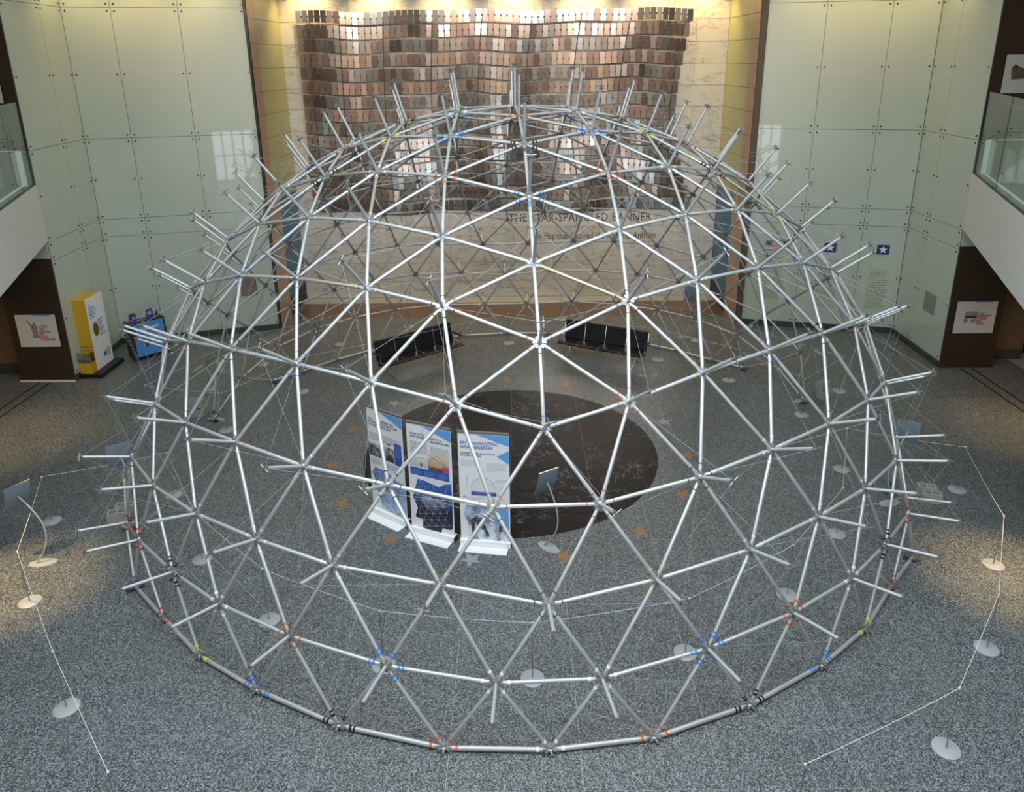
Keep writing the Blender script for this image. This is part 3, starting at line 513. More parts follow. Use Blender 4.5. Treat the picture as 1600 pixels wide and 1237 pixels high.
for i, (t, p) in enumerate(DN):
    rad = Vector((p.x, p.y, p.z + .02)).normalized()
    if p.z < .1: up = Vector((0, 0, 1)); 
    else: up = rad
    near = (DN[nb[i][0]][1] - p).normalized()
    h = link('hub', hub_m, dome, basis(up, near, p, 1))
    # coloured tape on the tube ends round the hub
    big = p.z < 1.6 or (p.z > 6.2 and p.y < 3)
    if p.y < 3.5 or p.z < 1.4:
        tb = MB()
        for j in nb[i]:
            dd = (DN[j][1] - p); L = dd.length; dd.normalize(); o0 = p + dd * (.092 * L + .02)
            rr = TR * (1.28 if p.z < .1 and DN[j][1].z < .1 else 1) + .0025
            if big: tb.tube([o0, o0 + dd * .035], rr, 10); (tb.tube([o0 + dd * .06, o0 + dd * .085], rr, 10) if t in ('v3', 'F', 'h') else None)
            else: tb.tube([o0 + dd * .02, o0 + dd * .032], rr, 10)
        hl = h.matrix_basis.inverted()
        tb.v = [tuple(hl @ Vector(v)) for v in tb.v]
        tb.build('tape_bands', TAPE[t], h, kind='stuff')
    if p.z > .1 and not (t == 'v2' and .85 < p.z < 1.65):
        po = link('post', post_m, dome, basis(rad, near, p, 1))
        link('end_fitting', tip_m, po, label='dark steel end fitting')
        T = p + rad * (PL + .03)
        x = near - rad * near.dot(rad); x.normalize(); y = rad.cross(x)
        ns = sorted(nb[i], key=lambda j: math.atan2((DN[j][1] - p).dot(y), (DN[j][1] - p).dot(x)))
        s0 = 0
        vv = [k for k, j in enumerate(ns) if DN[j][0] == 'V']
        if vv: s0 = vv[0] % 2
        for j in ns[s0::2]: wires.tube([T, DN[j][1] + (p - DN[j][1]).normalized() * .05], .0021, 3, False)
wires.build('tension_wires', M['wire'], dome, kind='stuff')
# foot plates under the ground hubs beside the openings, and a spare timber brace
for i, (t, p) in enumerate(DN):
    if p.z < .1 and len(nb[i]) < 4: MB().box((-.14, -.05, 0), (.14, .05, .012), 0, Matrix.Translation((p.x, p.y, 0)) @ Matrix.Rotation(math.atan2(p.y, p.x), 4, 'Z')).build('foot_plate', M['dark_steel'], dome)

# concrete blocks weighing the dome down at the openings
def block_mesh():
    mb = MB(); L, Wd, H = .34, .19, .19
    mb.box((0, 0, 0), (L, .035, H)).box((0, Wd - .035, 0), (L, Wd, H))
    for x in (0, L / 2 - .02, L - .04): mb.box((x, .035, 0), (x + .04, Wd - .035, H))
    return mb.mesh('concrete_block', M['concrete'])
bm_ = block_mesh(); bstand = Matrix.Rotation(PI / 2, 4, 'X')
def cblock(x, y, z, rz, rot, label):
    o = link('concrete_block', bm_, None, Matrix.Translation((x, y, z)) @ Matrix.Rotation(rz, 4, 'Z') @ rot)
    o['label'] = label; o['category'] = 'block'; o['group'] = 'concrete blocks weighing down the dome'
flat = Matrix.Identity(4)
for (x, y, rz, wh) in ((-7.66, -2.50, .25, 'left front'), (-7.98, 1.95, -.2, 'left rear'), (7.55, 2.56, .3, 'right rear'), (7.72, -2.04, -.25, 'right front')):
    cblock(x, y, 0, rz, flat, 'grey hollow concrete block lowest at the %s dome foot' % wh)
    cblock(x + .03, y + .24, 0, rz, flat, 'grey hollow concrete block behind another at the %s dome foot' % wh)
    if 'rear' in wh: cblock(x + .0, y + .08, .19, rz + .1, flat, 'grey hollow concrete block on top at the %s dome foot' % wh)

# ------------------------------------------------------------------ rope stanchions
base_m = MB().lathe([(.165, 0), (.165, .012), (.160, .016), (.02, .0165), (.012, .03)], 36).mesh('base', M['disc'], True)
pole_m = MB().tube([(0, 0, .02), (0, 0, .93)], .0085, 8).mesh('pole', M['pole'], True)
cap_m = MB().lathe([(.010, .925), (.013, .93), (.013, .955), (.006, .962)], 10).mesh('cap', M['rope'], True)
ST = dict(a=(-7.81, -4.62), b=(-6.04, -6.71), c=(5.24, -7.45), d=(6.72, -5.80), e=(7.95, -3.92), f=(-8.76, -2.39), g=(8.63, -1.61), h=(.16, -6.28), i=(-1.94, -6.02), j=(-3.85, -5.09), k=(-5.47, -3.58),
          l=(-6.84, -1.53), m=(-6.80, 1.22), n=(-5.60, 3.33), o=(-7.22, 5.23), p=(-5.36, 6.74), q=(-3.49, 8.30), r=(-.27, 6.71), s=(3.98, 5.28), t=(5.59, 3.80), u=(6.77, 1.73), v=(8.21, 3.05), w=(6.69, -.79),
          x=(5.68, -3.02), y=(4.25, -4.63), z=(2.37, -5.83), A=(1.44, 8.85), B=(5.41, 6.78), C=(-8.08, 3.59), D=(-4.42, -8.47), E=(3.03, -8.45), G=(-8.76, 1.69))
SL_ = dict(a='outside the dome at left in a warm light pool', b='at left front outside the dome, second nearest the camera there', c='nearest the camera at right front outside the dome', d='at right front outside the dome, second from the camera', e='in the warm light pool at right outside the dome',
           f='outside the dome at left behind the curved reading stand', g='outside the dome at right beside the side opening', h='inside the dome at front centre below the banners', i='inside the dome under a front left hub with blue tape', j='inside the dome at left front near an orange taped hub',
           k='inside the dome at left, second before the side opening', l='at the left side opening of the dome, front jamb', m='at the left side opening of the dome, rear jamb', n='inside the dome at left rear before the left bench', o='outside the dome at left rear near the glass wall',
           p='outside the dome behind the left bench toward the wing', q='behind the dome between left bench and marble wall', r='inside the dome between the two black benches', s='inside the dome just right of the right bench', t='inside the dome at right rear, second from the bench',
           u='at the right side opening of the dome, rear jamb', v='outside the dome at right rear beyond the concrete blocks', w='at the right side opening of the dome, front jamb', x='inside the dome at right, first before the side opening', y='inside the dome at right front near an orange taped hub',
           z='inside the dome under a front right hub with blue tape', A='behind the dome near the marble wall by right bench', B='behind the dome at right beside the dark reading stand', C='outside the dome at left rear beside the edge-on reading stand', D='cut by the bottom edge at left front', E='cut by the bottom edge right of centre', G='outside the dome at left beside the side opening')
for k, (x, y) in ST.items():
    t = thing('rope_stanchion', 'grey rope stanchion ' + SL_[k], 'stanchion', (x, y, 0), 0, 'rope stanchions round the dome')
    link('base', base_m, t); link('pole', pole_m, t); link('cap', cap_m, t)
def rope(ks, label):
    mb = MB()
    for a, b in zip(ks[:-1], ks[1:]):
        p, q = Vector((*ST[a], .945)), Vector((*ST[b], .945))
        mb.tube([p.lerp(q, u) - Vector((0, 0, .10 * u * (1 - u))) for u in (0, .25, .5, .75, 1)], .0033, 5)
    o = mb.build('barrier_cord', M['rope'], None, label=label, category='cord')
rope(['D', 'b', 'a', 'f', 'l'], 'thin white cord along the outer stanchions left of the dome')
rope(['l', 'k', 'j', 'i', 'h', 'z', 'y', 'x', 'w'], 'thin white cord along the inner stanchions across the dome front')
rope(['w', 'g', 'e', 'd', 'c', 'E'], 'thin white cord along the outer stanchions right of the dome')
rope(['G', 'm', 'n', 'r', 's', 't', 'u', 'v'], 'thin white cord along the inner stanchions at the dome rear')
rope(['G', 'C', 'o', 'p', 'q', 'A', 'B', 'v'], 'thin white cord along the outer stanchions behind the dome')

# ------------------------------------------------------------------ reading stands with curved posts
def reading_stand(base, head, bow, face, tilt, label, w=.40, h=.54):
    """base xy, head offset (world), bow: direction the post bulges and the leaf shaped base points, face: yaw the sheet faces, tilt from vertical"""
    bx, by = base; t = thing('reading_stand', label, 'sign stand', (bx, by, 0), 0, 'reading stands round the dome')
    hd = Vector(head); bd = Vector((*bow, 0)).normalized()
    leaf = []
    for k in range(13): u = k / 12; leaf.append((-.10 + .44 * u, .115 * math.sin(PI * (.12 + .76 * u))))
    poly = leaf[::-1] + [(x, -y) for x, y in leaf]
    MB().prism(poly, 0, .012, 0, Matrix.Rotation(math.atan2(bd.y, bd.x), 4, 'Z')).build('base', M['disc'], t)
    pts = []
    for k in range(13):
        u = k / 12; pts.append(Vector((hd.x * u, hd.y * u, .012 + (hd.z - .012) * u)) + bd * (.26 * math.sin(PI * u ** .9) + .02))
    q = Matrix.Translation(hd) @ Matrix.Rotation(face, 4, 'Z') @ Matrix.Rotation(tilt, 4, 'Y')   # local x = sheet normal
    pts[-1] = q @ Vector((.005, 0, .02))
    MB().tube(pts, .014, 10).build('post', M['disc'], t, smooth=True)
    mb = MB(); cs = []
    for k in range(9):
        u = k / 8 - .5; cs.append((.05 * (u * 2) ** 2 * .6, u * h))
    for (a, za), (b, zb) in zip(cs[:-1], cs[1:]):
        mb._add([q @ Vector(v) for v in ((a + .01, -w / 2, za), (a + .01, w / 2, za), (b + .01, w / 2, zb), (b + .01, -w / 2, zb), (a + .018, -w / 2, za), (a + .018, w / 2, za), (b + .018, w / 2, zb), (b + .018, -w / 2, zb))],
                [(3, 2, 1, 0), (4, 5, 6, 7), (0, 1, 5, 4), (1, 2, 6, 5), (2, 3, 7, 6), (3, 0, 4, 7)])
    mb.build('sign_panel', M['panel_grey'], t)
    sh = MB(); tx = MB(); rg = random.Random(int(abs(bx) * 100))
    for (a, za), (b, zb) in zip(cs[:-1], cs[1:]):
        sh.face([q @ Vector(v) for v in ((a + .0188, -w / 2 + .01, za), (a + .0188, w / 2 - .01, za), (b + .0188, w / 2 - .01, zb), (b + .0188, -w / 2 + .01, zb))])
        for r_ in range(2):
            u0 = .2 + .4 * r_; c0, z0 = a + (b - a) * u0, za + (zb - za) * u0; c1, z1 = a + (b - a) * (u0 + .18), za + (zb - za) * (u0 + .18); e = rg.uniform(.05, .15)
            tx.face([q @ Vector(v) for v in ((c0 + .0194, -w / 2 + .05, z0), (c0 + .0194, e, z0), (c1 + .0194, e, z1), (c1 + .0194, -w / 2 + .05, z1))])
    s_ = sh.build('sign_sheet', M['board_white'], t); tx.build('sheet_text', M['ink'], s_, kind='stuff')
    MB().box((.012 + .028, -w / 2, h / 2 - .006), (.012 + .046, w / 2, h / 2 + .006), 0, q).build('top_edge', M['chrome'], t)
    return t
RD = math.radians
reading_stand((-8.30, -3.66), (-.08, .08, 1.26), (.95, .2), RD(148), RD(-26), 'blue grey reading stand on a curved post left of the dome')
reading_stand((-7.32, -2.50), (-.04, .28, 1.26), (.9, -.3), RD(122), RD(-14), 'blue grey reading stand behind the left front dome foot')
reading_stand((.42, -3.26), (.06, -.04, 1.26), (.75, -.65), RD(122), RD(-20), 'blue grey reading stand on a curved post inside the dome beside the banners')
reading_stand((7.20, -2.02), (.26, .40, 1.26), (-.9, -.3), RD(58), RD(-14), 'blue grey reading stand behind the right front dome foot')
reading_stand((5.24, 7.06), (.06, .40, 1.25), (-.95, .1), RD(84), RD(-8), 'dark reading stand behind the dome near the right blue panel', .36, .50)
reading_stand((-7.36, 1.80), (-.10, .24, 1.28), (.9, -.2), RD(172), RD(-58), 'reading stand seen edge on at the left rear dome foot')
reading_stand((7.16, 2.50), (.08, .14, 1.28), (-.9, -.2), RD(8), RD(-58), 'reading stand seen edge on at the right rear dome foot')

# ------------------------------------------------------------------ benches
def bench(c, yaw, label):
    t = thing('tandem_bench', label, 'bench', (*c, 0), yaw, 'black four seat benches inside the dome'); t.scale = (1.06, 1.08, 1.10)
    L, n = 2.36, 4; w = L / n
    for k in range(n):
        x0 = -L / 2 + k * w + .012; x1 = x0 + w - .024
        prof = [(-.32, .39), (-.335, .425), (-.28, .455), (.0, .43), (.16, .415), (.20, .43), (.20, .37), (.0, .365), (-.25, .375)]
        me = MB(); vs = [(x, a, b) for x in (x0, x1) for a, b in prof]; m_ = len(prof)
        me._add(vs, [tuple(range(m_)), tuple(range(2 * m_ - 1, m_ - 1, -1))] + [(i, m_ + i, m_ + (i + 1) % m_, (i + 1) % m_) for i in range(m_)])
        me.build('seat', M['leather'], t)
        pb = [(.16, .43), (.215, .40), (.285, .62), (.34, .84), (.315, .88), (.275, .86), (.215, .62)]
        me = MB(); vs = [(x, a, b) for x in (x0, x1) for a, b in pb]; m_ = len(pb)
        me._add(vs, [tuple(range(m_)), tuple(range(2 * m_ - 1, m_ - 1, -1))] + [(i, m_ + i, m_ + (i + 1) % m_, (i + 1) % m_) for i in range(m_)])
        me.build('backrest', M['leather'], t)
    for k in range(n + 1):
        x = -L / 2 + k * w
        MB().tube([(x, -.335, .415), (x, -.20, .445), (x, .02, .425), (x, .17, .425), (x, .225, .62), (x, .275, .86)], .012, 8).build('seat_divider', M['chrome'], t, smooth=True, label='chrome strip between seats')
    MB().box((-L / 2, .02, .31), (L / 2, .09, .365)).build('beam', M['black'], t)
    for x in (-.93, .93):
        MB().tube([(x, -.30, .012), (x, -.05, .08), (x, .05, .32)], .014, 8).tube([(x, .36, .012), (x, .14, .08), (x, .05, .32)], .014, 8).tube([(x, -.33, .01), (x, -.27, .01)], .018, 8).tube([(x, .33, .01), (x, .39, .01)], .018, 8).build('leg', M['chrome'], t, smooth=True, label='chrome splayed leg')
    for x in (-L / 2 - .03, L / 2 + .03):
        MB().box((x - .03, -.16, .60), (x + .03, .19, .635)).build('armrest', M['black'], t)
        MB().tube([(x, -.10, .40), (x, -.12, .60)], .011, 8).tube([(x, .12, .42), (x, .15, .60)], .011, 8).build('armrest_bracket', M['chrome'], t, smooth=True)
    return t
bench((-2.72, 4.92), math.atan2(.63, .775), 'black leather four seat bench on the left turned toward the right')
bench((2.38, 5.26), math.atan2(-.47, .88), 'black leather four seat bench on the right facing the banners')

# ------------------------------------------------------------------ retractable banners
def banner(a, b, label, design):
    a = Vector((*a, 0)); b = Vector((*b, 0)); w = .88; mid = (a + b) / 2; rz = math.atan2(b.y - a.y, b.x - a.x)
    t = thing('roll_up_banner', label, 'banner', tuple(mid), rz, 'roll up banners inside the dome')
    H = 2.20
    MB().box((-w / 2 - .02, -.06, .02), (w / 2 + .02, .08, .115)).build('base_housing', M['banner_base'], t)
    for x in (-w / 2 - .02, w / 2 + .012): MB().box((x, -.062, .018), (x + .01, .082, .118)).build('end_cap', M['dark_steel'], t)
    MB().box((-w / 2 - .01, -.24, .0), (w / 2 - .03, -.03, .012)).build('foot_board', M['banner_base'], t)
    MB().tube([(0, .05, .1), (0, .075, H + .02)], .011, 8).build('support_pole', M['dark_steel'], t)
    sheet = MB().box((-w / 2, .0, .11), (w / 2, .003, H)).build('sheet', M['banner'], t)
    MB().box((-w / 2 - .005, -.012, H - .005), (w / 2 + .005, .022, H + .03)).build('top_rail', M['steel'], t)
    fr = Matrix(((1, 0, 0, 0), (0, 0, -1, -.0012), (0, 1, 0, 0), (0, 0, 0, 1)))     # print plane: x right, y up, z toward the reader
    design(sheet, fr, w, H)
    return t
def quadm(mb, fr, x0, y0, x1, y1, z=0.0, mi=0): mb._add([fr @ Vector(v) for v in ((x0, y0, z), (x1, y0, z), (x1, y1, z), (x0, y1, z))], [(0, 1, 2, 3)], mi)
def para(mb, fr, x0, y1, x1, n, dy=.021, h=.0085, seed=1, z=0.0):
    rg = random.Random(seed)
    for k in range(n):
        y = y1 - dy * k; xe = x1 - (rg.uniform(.0, .1) * (x1 - x0) if k < n - 1 else rg.uniform(.3, .6) * (x1 - x0)); x = x0
        while x < xe:
            l = rg.uniform(.012, .04); quadm(mb, fr, x, y, min(x + l, xe), y + h, z); x += l + .007
def polyf(mb, fr, pts, z=0.0, mi=0): mb.face([fr @ Vector((x, y, z)) for x, y in pts], mi)
def network(parent, fr, poly_pts, inside, x0, y0, x1, y1, sp, seed, rotd=20):
    """white triangulated line net with dots over a printed picture"""
    mb = MB(); dots = MB(); c, s = math.cos(RD(rotd)), math.sin(RD(rotd)); P = {}
    cx, cy = (x0 + x1) / 2, (y0 + y1) / 2
    for i in range(-8, 9):
        for j in range(-8, 9):
            u = sp * (i + j * .5); v = sp * j * .87; x, y = cx + u * c - v * s, cy + u * s + v * c
            if inside(x, y): P[(i, j)] = (x, y)
    for (i, j), p in P.items():
        dots.prism([(p[0] + .007 * math.cos(k * PI / 3), p[1] + .007 * math.sin(k * PI / 3)) for k in range(6)], .0009, .0013, 0, fr)
        for d in ((1, 0), (0, 1), (-1, 1)):
            q = P.get((i + d[0], j + d[1]))
            if q:
                dx, dy = q[0] - p[0], q[1] - p[1]; L = math.hypot(dx, dy); nx, ny = -dy / L * .0013, dx / L * .0013
                polyf(mb, fr, [(p[0] + nx, p[1] + ny), (p[0] - nx, p[1] - ny), (q[0] - nx, q[1] - ny), (q[0] + nx, q[1] + ny)], .0009)
    mb.build('print_network', M['print_white'], parent, kind='stuff'); dots.build('print_dots', M['print_white'], parent, kind='stuff')
def inpoly(poly):
    def f(x, y):
        r = False
        for (ax, ay), (bx, by) in zip(poly, poly[1:] + poly[:1]):
            if (ay > y) != (by > y) and x < (bx - ax) * (y - ay) / (by - ay) + ax: r = not r
        return r
    return f
T_ = Matrix.Translation
G_BLUE = gradient_mat('print_blue_sky', (.45, .62, .80), (.035, .10, .48), .2, 1.25, .55, (.03, .10, .22))
G_NIGHT = gradient_mat('print_night_sky', (.012, .014, .04), (.06, .20, .70), .55, 1.25, .25, (.01, .015, .05))
G_SNOW = gradient_mat('print_snow', (.72, .76, .82), (.26, .42, .66), .15, .95, .75, (.05, .09, .16))
G_CRATE = M['crate_blue']
def header_tri(sheet, fr, w, H, two):
    mb = MB()
    polyf(mb, fr, [(-.12, H - .03), (w / 2 - .005, H - .03), (w / 2 - .005, H - .24 if not two else H - .22)], .0006)
    if two: polyf(mb, fr, [(w / 2 - .005, H - .30), (w / 2 - .005, H - .56), (w / 2 - .22, H - .42)], .0006)
    mb.build('print_triangles', M['sky_blue'], sheet)
def design1(sh, fr, w, H):
    header_tri(sh, fr, w, H, False)
    text('print_text', 'WHY\nRECONSTRUCT\nA DOME NOW?', .060, fr @ T_((-.41, H - .24, .0006)), M['navy'], sh, sx=.85, bold=.012)
    text('print_text', 'JEFFREY AND\nTHE FIRST DOME\nBUILDERS', .058, fr @ T_((-.06, H - .24, .0006)), M['navy'], sh, sx=.85, bold=.012)
    mb = MB(); para(mb, fr, -.41, H - .50, -.10, 8, seed=3); para(mb, fr, -.06, H - .50, .38, 8, seed=4); para(mb, fr, -.41, .98 + .18, -.12, 6, seed=5); para(mb, fr, -.08, .98 + .18, .38, 6, seed=6)
    mb.build('print_paragraph', M['ink'], sh, kind='stuff')
    ph = MB(); quadm(ph, fr, -.43, 1.22, .20, 1.50, .0006); ph.build('print_photo', gradient_mat('print_grey_photo', (.10, .10, .10), (.62, .63, .64), 1.22, 1.50, .9, (.02, .02, .02)), sh)
    mb = MB()
    for k in range(9): polyf(mb, fr, [(-.20 + .04 * k, 1.25), (-.19 + .04 * k, 1.25), (-.13 + .035 * k, 1.25 + .06 + .10 * math.sin(k * 2.1) ** 2), (-.14 + .035 * k, 1.25 + .06 + .10 * math.sin(k * 2.1) ** 2)], .0009)
    polyf(mb, fr, [(.07, 1.25), (.085, 1.25), (.085, 1.60), (.07, 1.60)], .0009); polyf(mb, fr, [(.04, 1.56), (.12, 1.56), (.12, 1.575), (.04, 1.575)], .0009)
    mb.build('print_workers', M['ink_dark'], sh, kind='stuff')
    mb = MB(); quadm(mb, fr, .21, 1.20, .39, 1.64, .0008); mb.build('print_box', M['royal'], sh)
    mb = MB(); para(mb, fr, .23, 1.58, .37, 12, seed=8, z=.001); mb.build('print_box_text', M['sky_blue'], sh, kind='stuff')
    pl = [(-.40, .86), (-.31, 1.0), (-.18, .98), (-.05, 1.0), (.10, .93), (.22, .86), (.43, .84), (.43, .20), (.36, .13), (-.2, .16), (-.24, .42), (-.36, .55), (-.30, .66)]
    mb = MB(); polyf(mb, fr, pl, .0006); mb.build('print_picture', G_BLUE, sh); network(sh, fr, pl, inpoly(pl), -.4, .15, .43, 1.0, .155, 3)
def design2(sh, fr, w, H):
    header_tri(sh, fr, w, H, False)
    text('print_text', 'WHAT IS THE\nWEATHERBREAK?', .056, fr @ T_((-.38, H - .22, .0006)), M['navy'], sh, sx=.85, bold=.012)
    text('print_text', 'WHAT IS A\nGEODESIC DOME?', .056, fr @ T_((.02, H - .26, .0006)), M['navy'], sh, sx=.85, bold=.012)
    mb = MB(); para(mb, fr, -.38, H - .36, -.02, 12, seed=11); para(mb, fr, .02, H - .40, .40, 11, seed=12); mb.build('print_paragraph', M['ink'], sh, kind='stuff')
    ph = MB(); quadm(ph, fr, -.40, 1.36, .08, 1.58, .0006); ph.build('print_photo', gradient_mat('print_pale_photo', (.55, .55, .54), (.80, .80, .80), 1.36, 1.58), sh)
    mb = MB(); dome_pts = [(-.16 + .21 * math.cos(k * PI / 12), 1.38 + .17 * math.sin(k * PI / 12)) for k in range(13)]
    for p, q in zip(dome_pts[:-1], dome_pts[1:]): polyf(mb, fr, [p, q, (q[0], q[1] - .008), (p[0], p[1] - .008)], .0009)
    for k in range(7):
        a = PI * (k + 1) / 8; polyf(mb, fr, [(-.16 + .20 * math.cos(a), 1.38), (-.155 + .20 * math.cos(a), 1.38), (-.157 + .12 * math.cos(a), 1.54), (-.161 + .12 * math.cos(a), 1.54)], .0009)
    polyf(mb, fr, [(-.19, 1.37), (-.15, 1.37), (-.14, 1.44), (-.20, 1.45)], .0009); mb.build('print_dome_drawing', M['ink'], sh, kind='stuff')
    ph = MB(); quadm(ph, fr, -.03, 1.34, .38, 1.66, .0008); ph.build('print_photo', gradient_mat('print_warm_photo', (.40, .22, .14), (.72, .60, .44), 1.34, 1.62), sh)
    mb = MB(); quadm(mb, fr, -.02, 1.34, .26, 1.43, .001); mb.build('print_photo_crowd', M['maroon'], sh)
    mb = MB(); quadm(mb, fr, .26, 1.34, .38, 1.46, .001); mb.build('print_photo_cloth', M['pink'], sh)
    mb = MB()
    for k in range(7): quadm(mb, fr, .0 + .036 * k, 1.40 + .01 * (k % 3), .022 + .036 * k, 1.47 + .012 * (k % 2), .0012)
    mb.build('print_photo_faces', M['skin'], sh, kind='stuff')
    mb = MB()
    for p, q in (((-.03, 1.50), (.16, 1.66)), ((.16, 1.66), (.34, 1.46)), ((.02, 1.62), (.30, 1.50)), ((.36, 1.66), (.36, 1.46))): polyf(mb, fr, [p, q, (q[0], q[1] - .009), (p[0], p[1] - .009)], .0012)
    mb.build('print_photo_poles', M['maroon'], sh, kind='stuff')
    mb = MB(); quadm(mb, fr, -.40, 1.19, .38, 1.34, .0008); mb.build('print_band', M['royal'], sh)
    mb = MB()
    for k in range(3): para(mb, fr, -.37 + .26 * k, 1.29, -.16 + .26 * k, 5, seed=20 + k, z=.001)
    mb.build('print_band_text', M['sky_blue'], sh, kind='stuff')
    pl = [(-.26, 1.12), (-.10, 1.10), (.16, 1.04), (.28, 1.12), (.41, 1.16), (.42, .86), (.41, .26), (.36, .22), (.20, .22), (.16, .08), (-.22, .13), (-.19, .30), (-.35, .32), (-.29, .52), (-.38, .72)]
    mb = MB(); polyf(mb, fr, pl, .0006); mb.build('print_picture', G_NIGHT, sh)
    mb = MB(); polyf(mb, fr, [(-.20, .70), (-.12, .80), (.0, .82), (.06, .74), (.16, .77), (.28, .74), (.30, .64), (.18, .62), (.10, .54), (-.04, .52), (-.16, .58)], .0007); mb.build('print_figures', gradient_mat('print_figures_grey', (.05, .06, .09), (.30, .40, .50), .5, .85, .8, (.02, .02, .03)), sh)
    network(sh, fr, pl, inpoly(pl), -.3, .1, .42, 1.15, .15, 4, 14)
def design3(sh, fr, w, H):
    header_tri(sh, fr, w, H, True)
    text('print_text', 'RECONSTRUCTING\nWEATHERBREAK', .083, fr @ T_((-.40, H - .22, .0006)), M['royal'], sh, space=1.0, sx=.90, line=.95, bold=.012)
    text('print_text', 'GEODESIC DOMES IN AN AGE OF\nEXTREME WEATHER', .045, fr @ T_((-.40, H - .40, .0006)), M['navy'], sh, sx=.88, bold=.012)
    mb = MB(); para(mb, fr, -.40, H - .53, -.05, 6, seed=31); para(mb, fr, .05, H - .56, .40, 8, seed=32); para(mb, fr, .20, 1.33, .42, 4, seed=33); para(mb, fr, .22, 1.20, .42, 3, seed=34); para(mb, fr, -.33, .955, .02, 3, seed=35); para(mb, fr, .10, .955, .36, 3, seed=36); para(mb, fr, -.30, .85, .20, 2, seed=37)
    mb.build('print_paragraph', M['ink_pale'], sh, kind='stuff')
    mb = MB(); c0, c1, rr = -.02, 1.14, .21
    arc = [(c0 + rr * math.cos(k * PI / 20), c1 + rr * 1.05 * math.sin(k * PI / 20)) for k in range(21)]
    for p, q in zip(arc[:-1], arc[1:]):
        polyf(mb, fr, [p, q, (c0 + (q[0] - c0) * .97, c1 + (q[1] - c1) * .97), (c0 + (p[0] - c0) * .97, c1 + (p[1] - c1) * .97)], .0009)
    rg = random.Random(5)
    for j in range(6):
        for i in range(-6, 7):
            x, y = c0 + i * .032 + (.016 if j % 2 else 0), c1 + .012 + j * .034
            if (x - c0) ** 2 + ((y - c1) / 1.05) ** 2 < (rr * .93) ** 2:
                a = rg.choice((0, 1, 2)) * PI / 3; dx, dy = .011 * math.cos(a), .011 * math.sin(a)
                polyf(mb, fr, [(x - dx, y - dy), (x + dx, y + dy), (x + dx - dy * .25, y + dy + dx * .25), (x - dx - dy * .25, y - dy + dx * .25)], .0009)
    polyf(mb, fr, [(-.30, 1.14), (-.295, 1.14), (-.295, 1.38), (-.30, 1.38)], .0009); polyf(mb, fr, [(-.24, 1.09), (.20, 1.09), (.20, 1.094), (-.24, 1.094)], .0009)
    polyf(mb, fr, [(.20, 1.30), (.12, 1.22), (.124, 1.218), (.204, 1.298)], .0009)
    mb.build('print_dome_drawing', M['ink'], sh, kind='stuff')
    mb = MB(); quadm(mb, fr, -.23, 1.005, .21, 1.075, .0008); mb.build('print_band', M['royal'], sh)
    mb = MB(); para(mb, fr, -.20, 1.048, .18, 2, seed=41, z=.001); mb.build('print_band_text', M['sky_blue'], sh, kind='stuff')
    mb = MB()
    for x in (-.36, .07): mb.prism([(x + .014 * math.cos(k * PI / 4), .965 + .014 * math.sin(k * PI / 4)) for k in range(8)], .0006, .001, 0, fr)
    mb.build('print_bullets', M['navy'], sh, kind='stuff')
    pl = [(-.38, .60), (-.33, .80), (-.12, .79), (-.02, .80), (.08, .80), (.24, .89), (.41, .82), (.42, .12), (.40, .08), (-.26, .09), (-.30, .22), (-.30, .45)]
    mb = MB(); polyf(mb, fr, pl, .0006); mb.build('print_picture', G_SNOW, sh)
    mb = MB(); polyf(mb, fr, [(.08, .795), (.24, .885), (.41, .815), (.42, .36), (.20, .46)], .0007); mb.build('print_picture_blue', M['sky_blue'], sh)
    mb = MB(); polyf(mb, fr, [(-.27, .10), (-.20, .12), (-.18, .42), (-.10, .36), (-.02, .30), (.02, .20), (.07, .18), (.06, .26), (.0, .42), (-.06, .56), (-.16, .60), (-.26, .50), (-.24, .26)], .0008)
    polyf(mb, fr, [(.24, .30), (.30, .30), (.30, .44), (.24, .44)], .0008); mb.build('print_figure', M['ink_dark'], sh)
    network(sh, fr, pl, lambda x, y: inpoly(pl)(x, y) and y > .3, -.35, .3, .42, .88, .15, 5, 8)
banner((-2.79, -2.13), (-2.02, -2.68), 'roll up banner at left of three, turned away, with historic building photo and blue picture', design1)
banner((-1.97, -2.78), (-1.13, -3.15), 'middle roll up banner with warm crowd photo and large night blue dome picture', design2)
banner((-1.05, -3.19), (-.14, -3.33), 'right roll up banner headed Reconstructing Weatherbreak with a line drawing of the dome', design3)

# ------------------------------------------------------------------ donation kiosk
kx, ky = -12.02, 4.32
k = thing('donation_kiosk', 'tall yellow and white donation box on a black plinth by left glass wall', 'donation box', (kx, ky, 0))
MB().box((.0, .0, 0), (.70, 1.25, .11)).build('plinth', M['black'], k)
MB().box((.04, .34, .11), (.44, 1.16, 2.12)).build('body', M['yellow'], k)
side = MB().box((.44, .33, .11), (.455, 1.17, 2.13)).build('side_panel', M['print_white'], k, label='white printed side panel')
MB().box((.04, .08, .11), (.44, .34, .40)).build('coin_cabinet', M['yellow'], k, label='low yellow cabinet')
MB().tube([(.10, .075, .27), (.10, .085, .27)], .018, 10).build('lock', M['dark_steel'], k)
bx = MB()
for z in (.41, .70):
    bx.box((.04, .08, z - .012), (.44, .095, z + .012)).box((.04, .325, z - .012), (.44, .34, z + .012)).box((.04, .08, z - .012), (.055, .34, z + .012)).box((.425, .08, z - .012), (.44, .34, z + .012))
for x in (.04, .425):
    for y in (.08, .325): bx.box((x, y, .40), (x + .015, y + .015, .70))
bx.build('coin_box_frame', M['wood'], k, label='amber edged clear box')
for a, b in (((.055, .085, .42), (.425, .089, .69)), ((.431, .095, .42), (.435, .325, .69))): MB().box(a, b).build('coin_box_pane', M['rail_glass'], k)
mb = MB(); rg = random.Random(9)
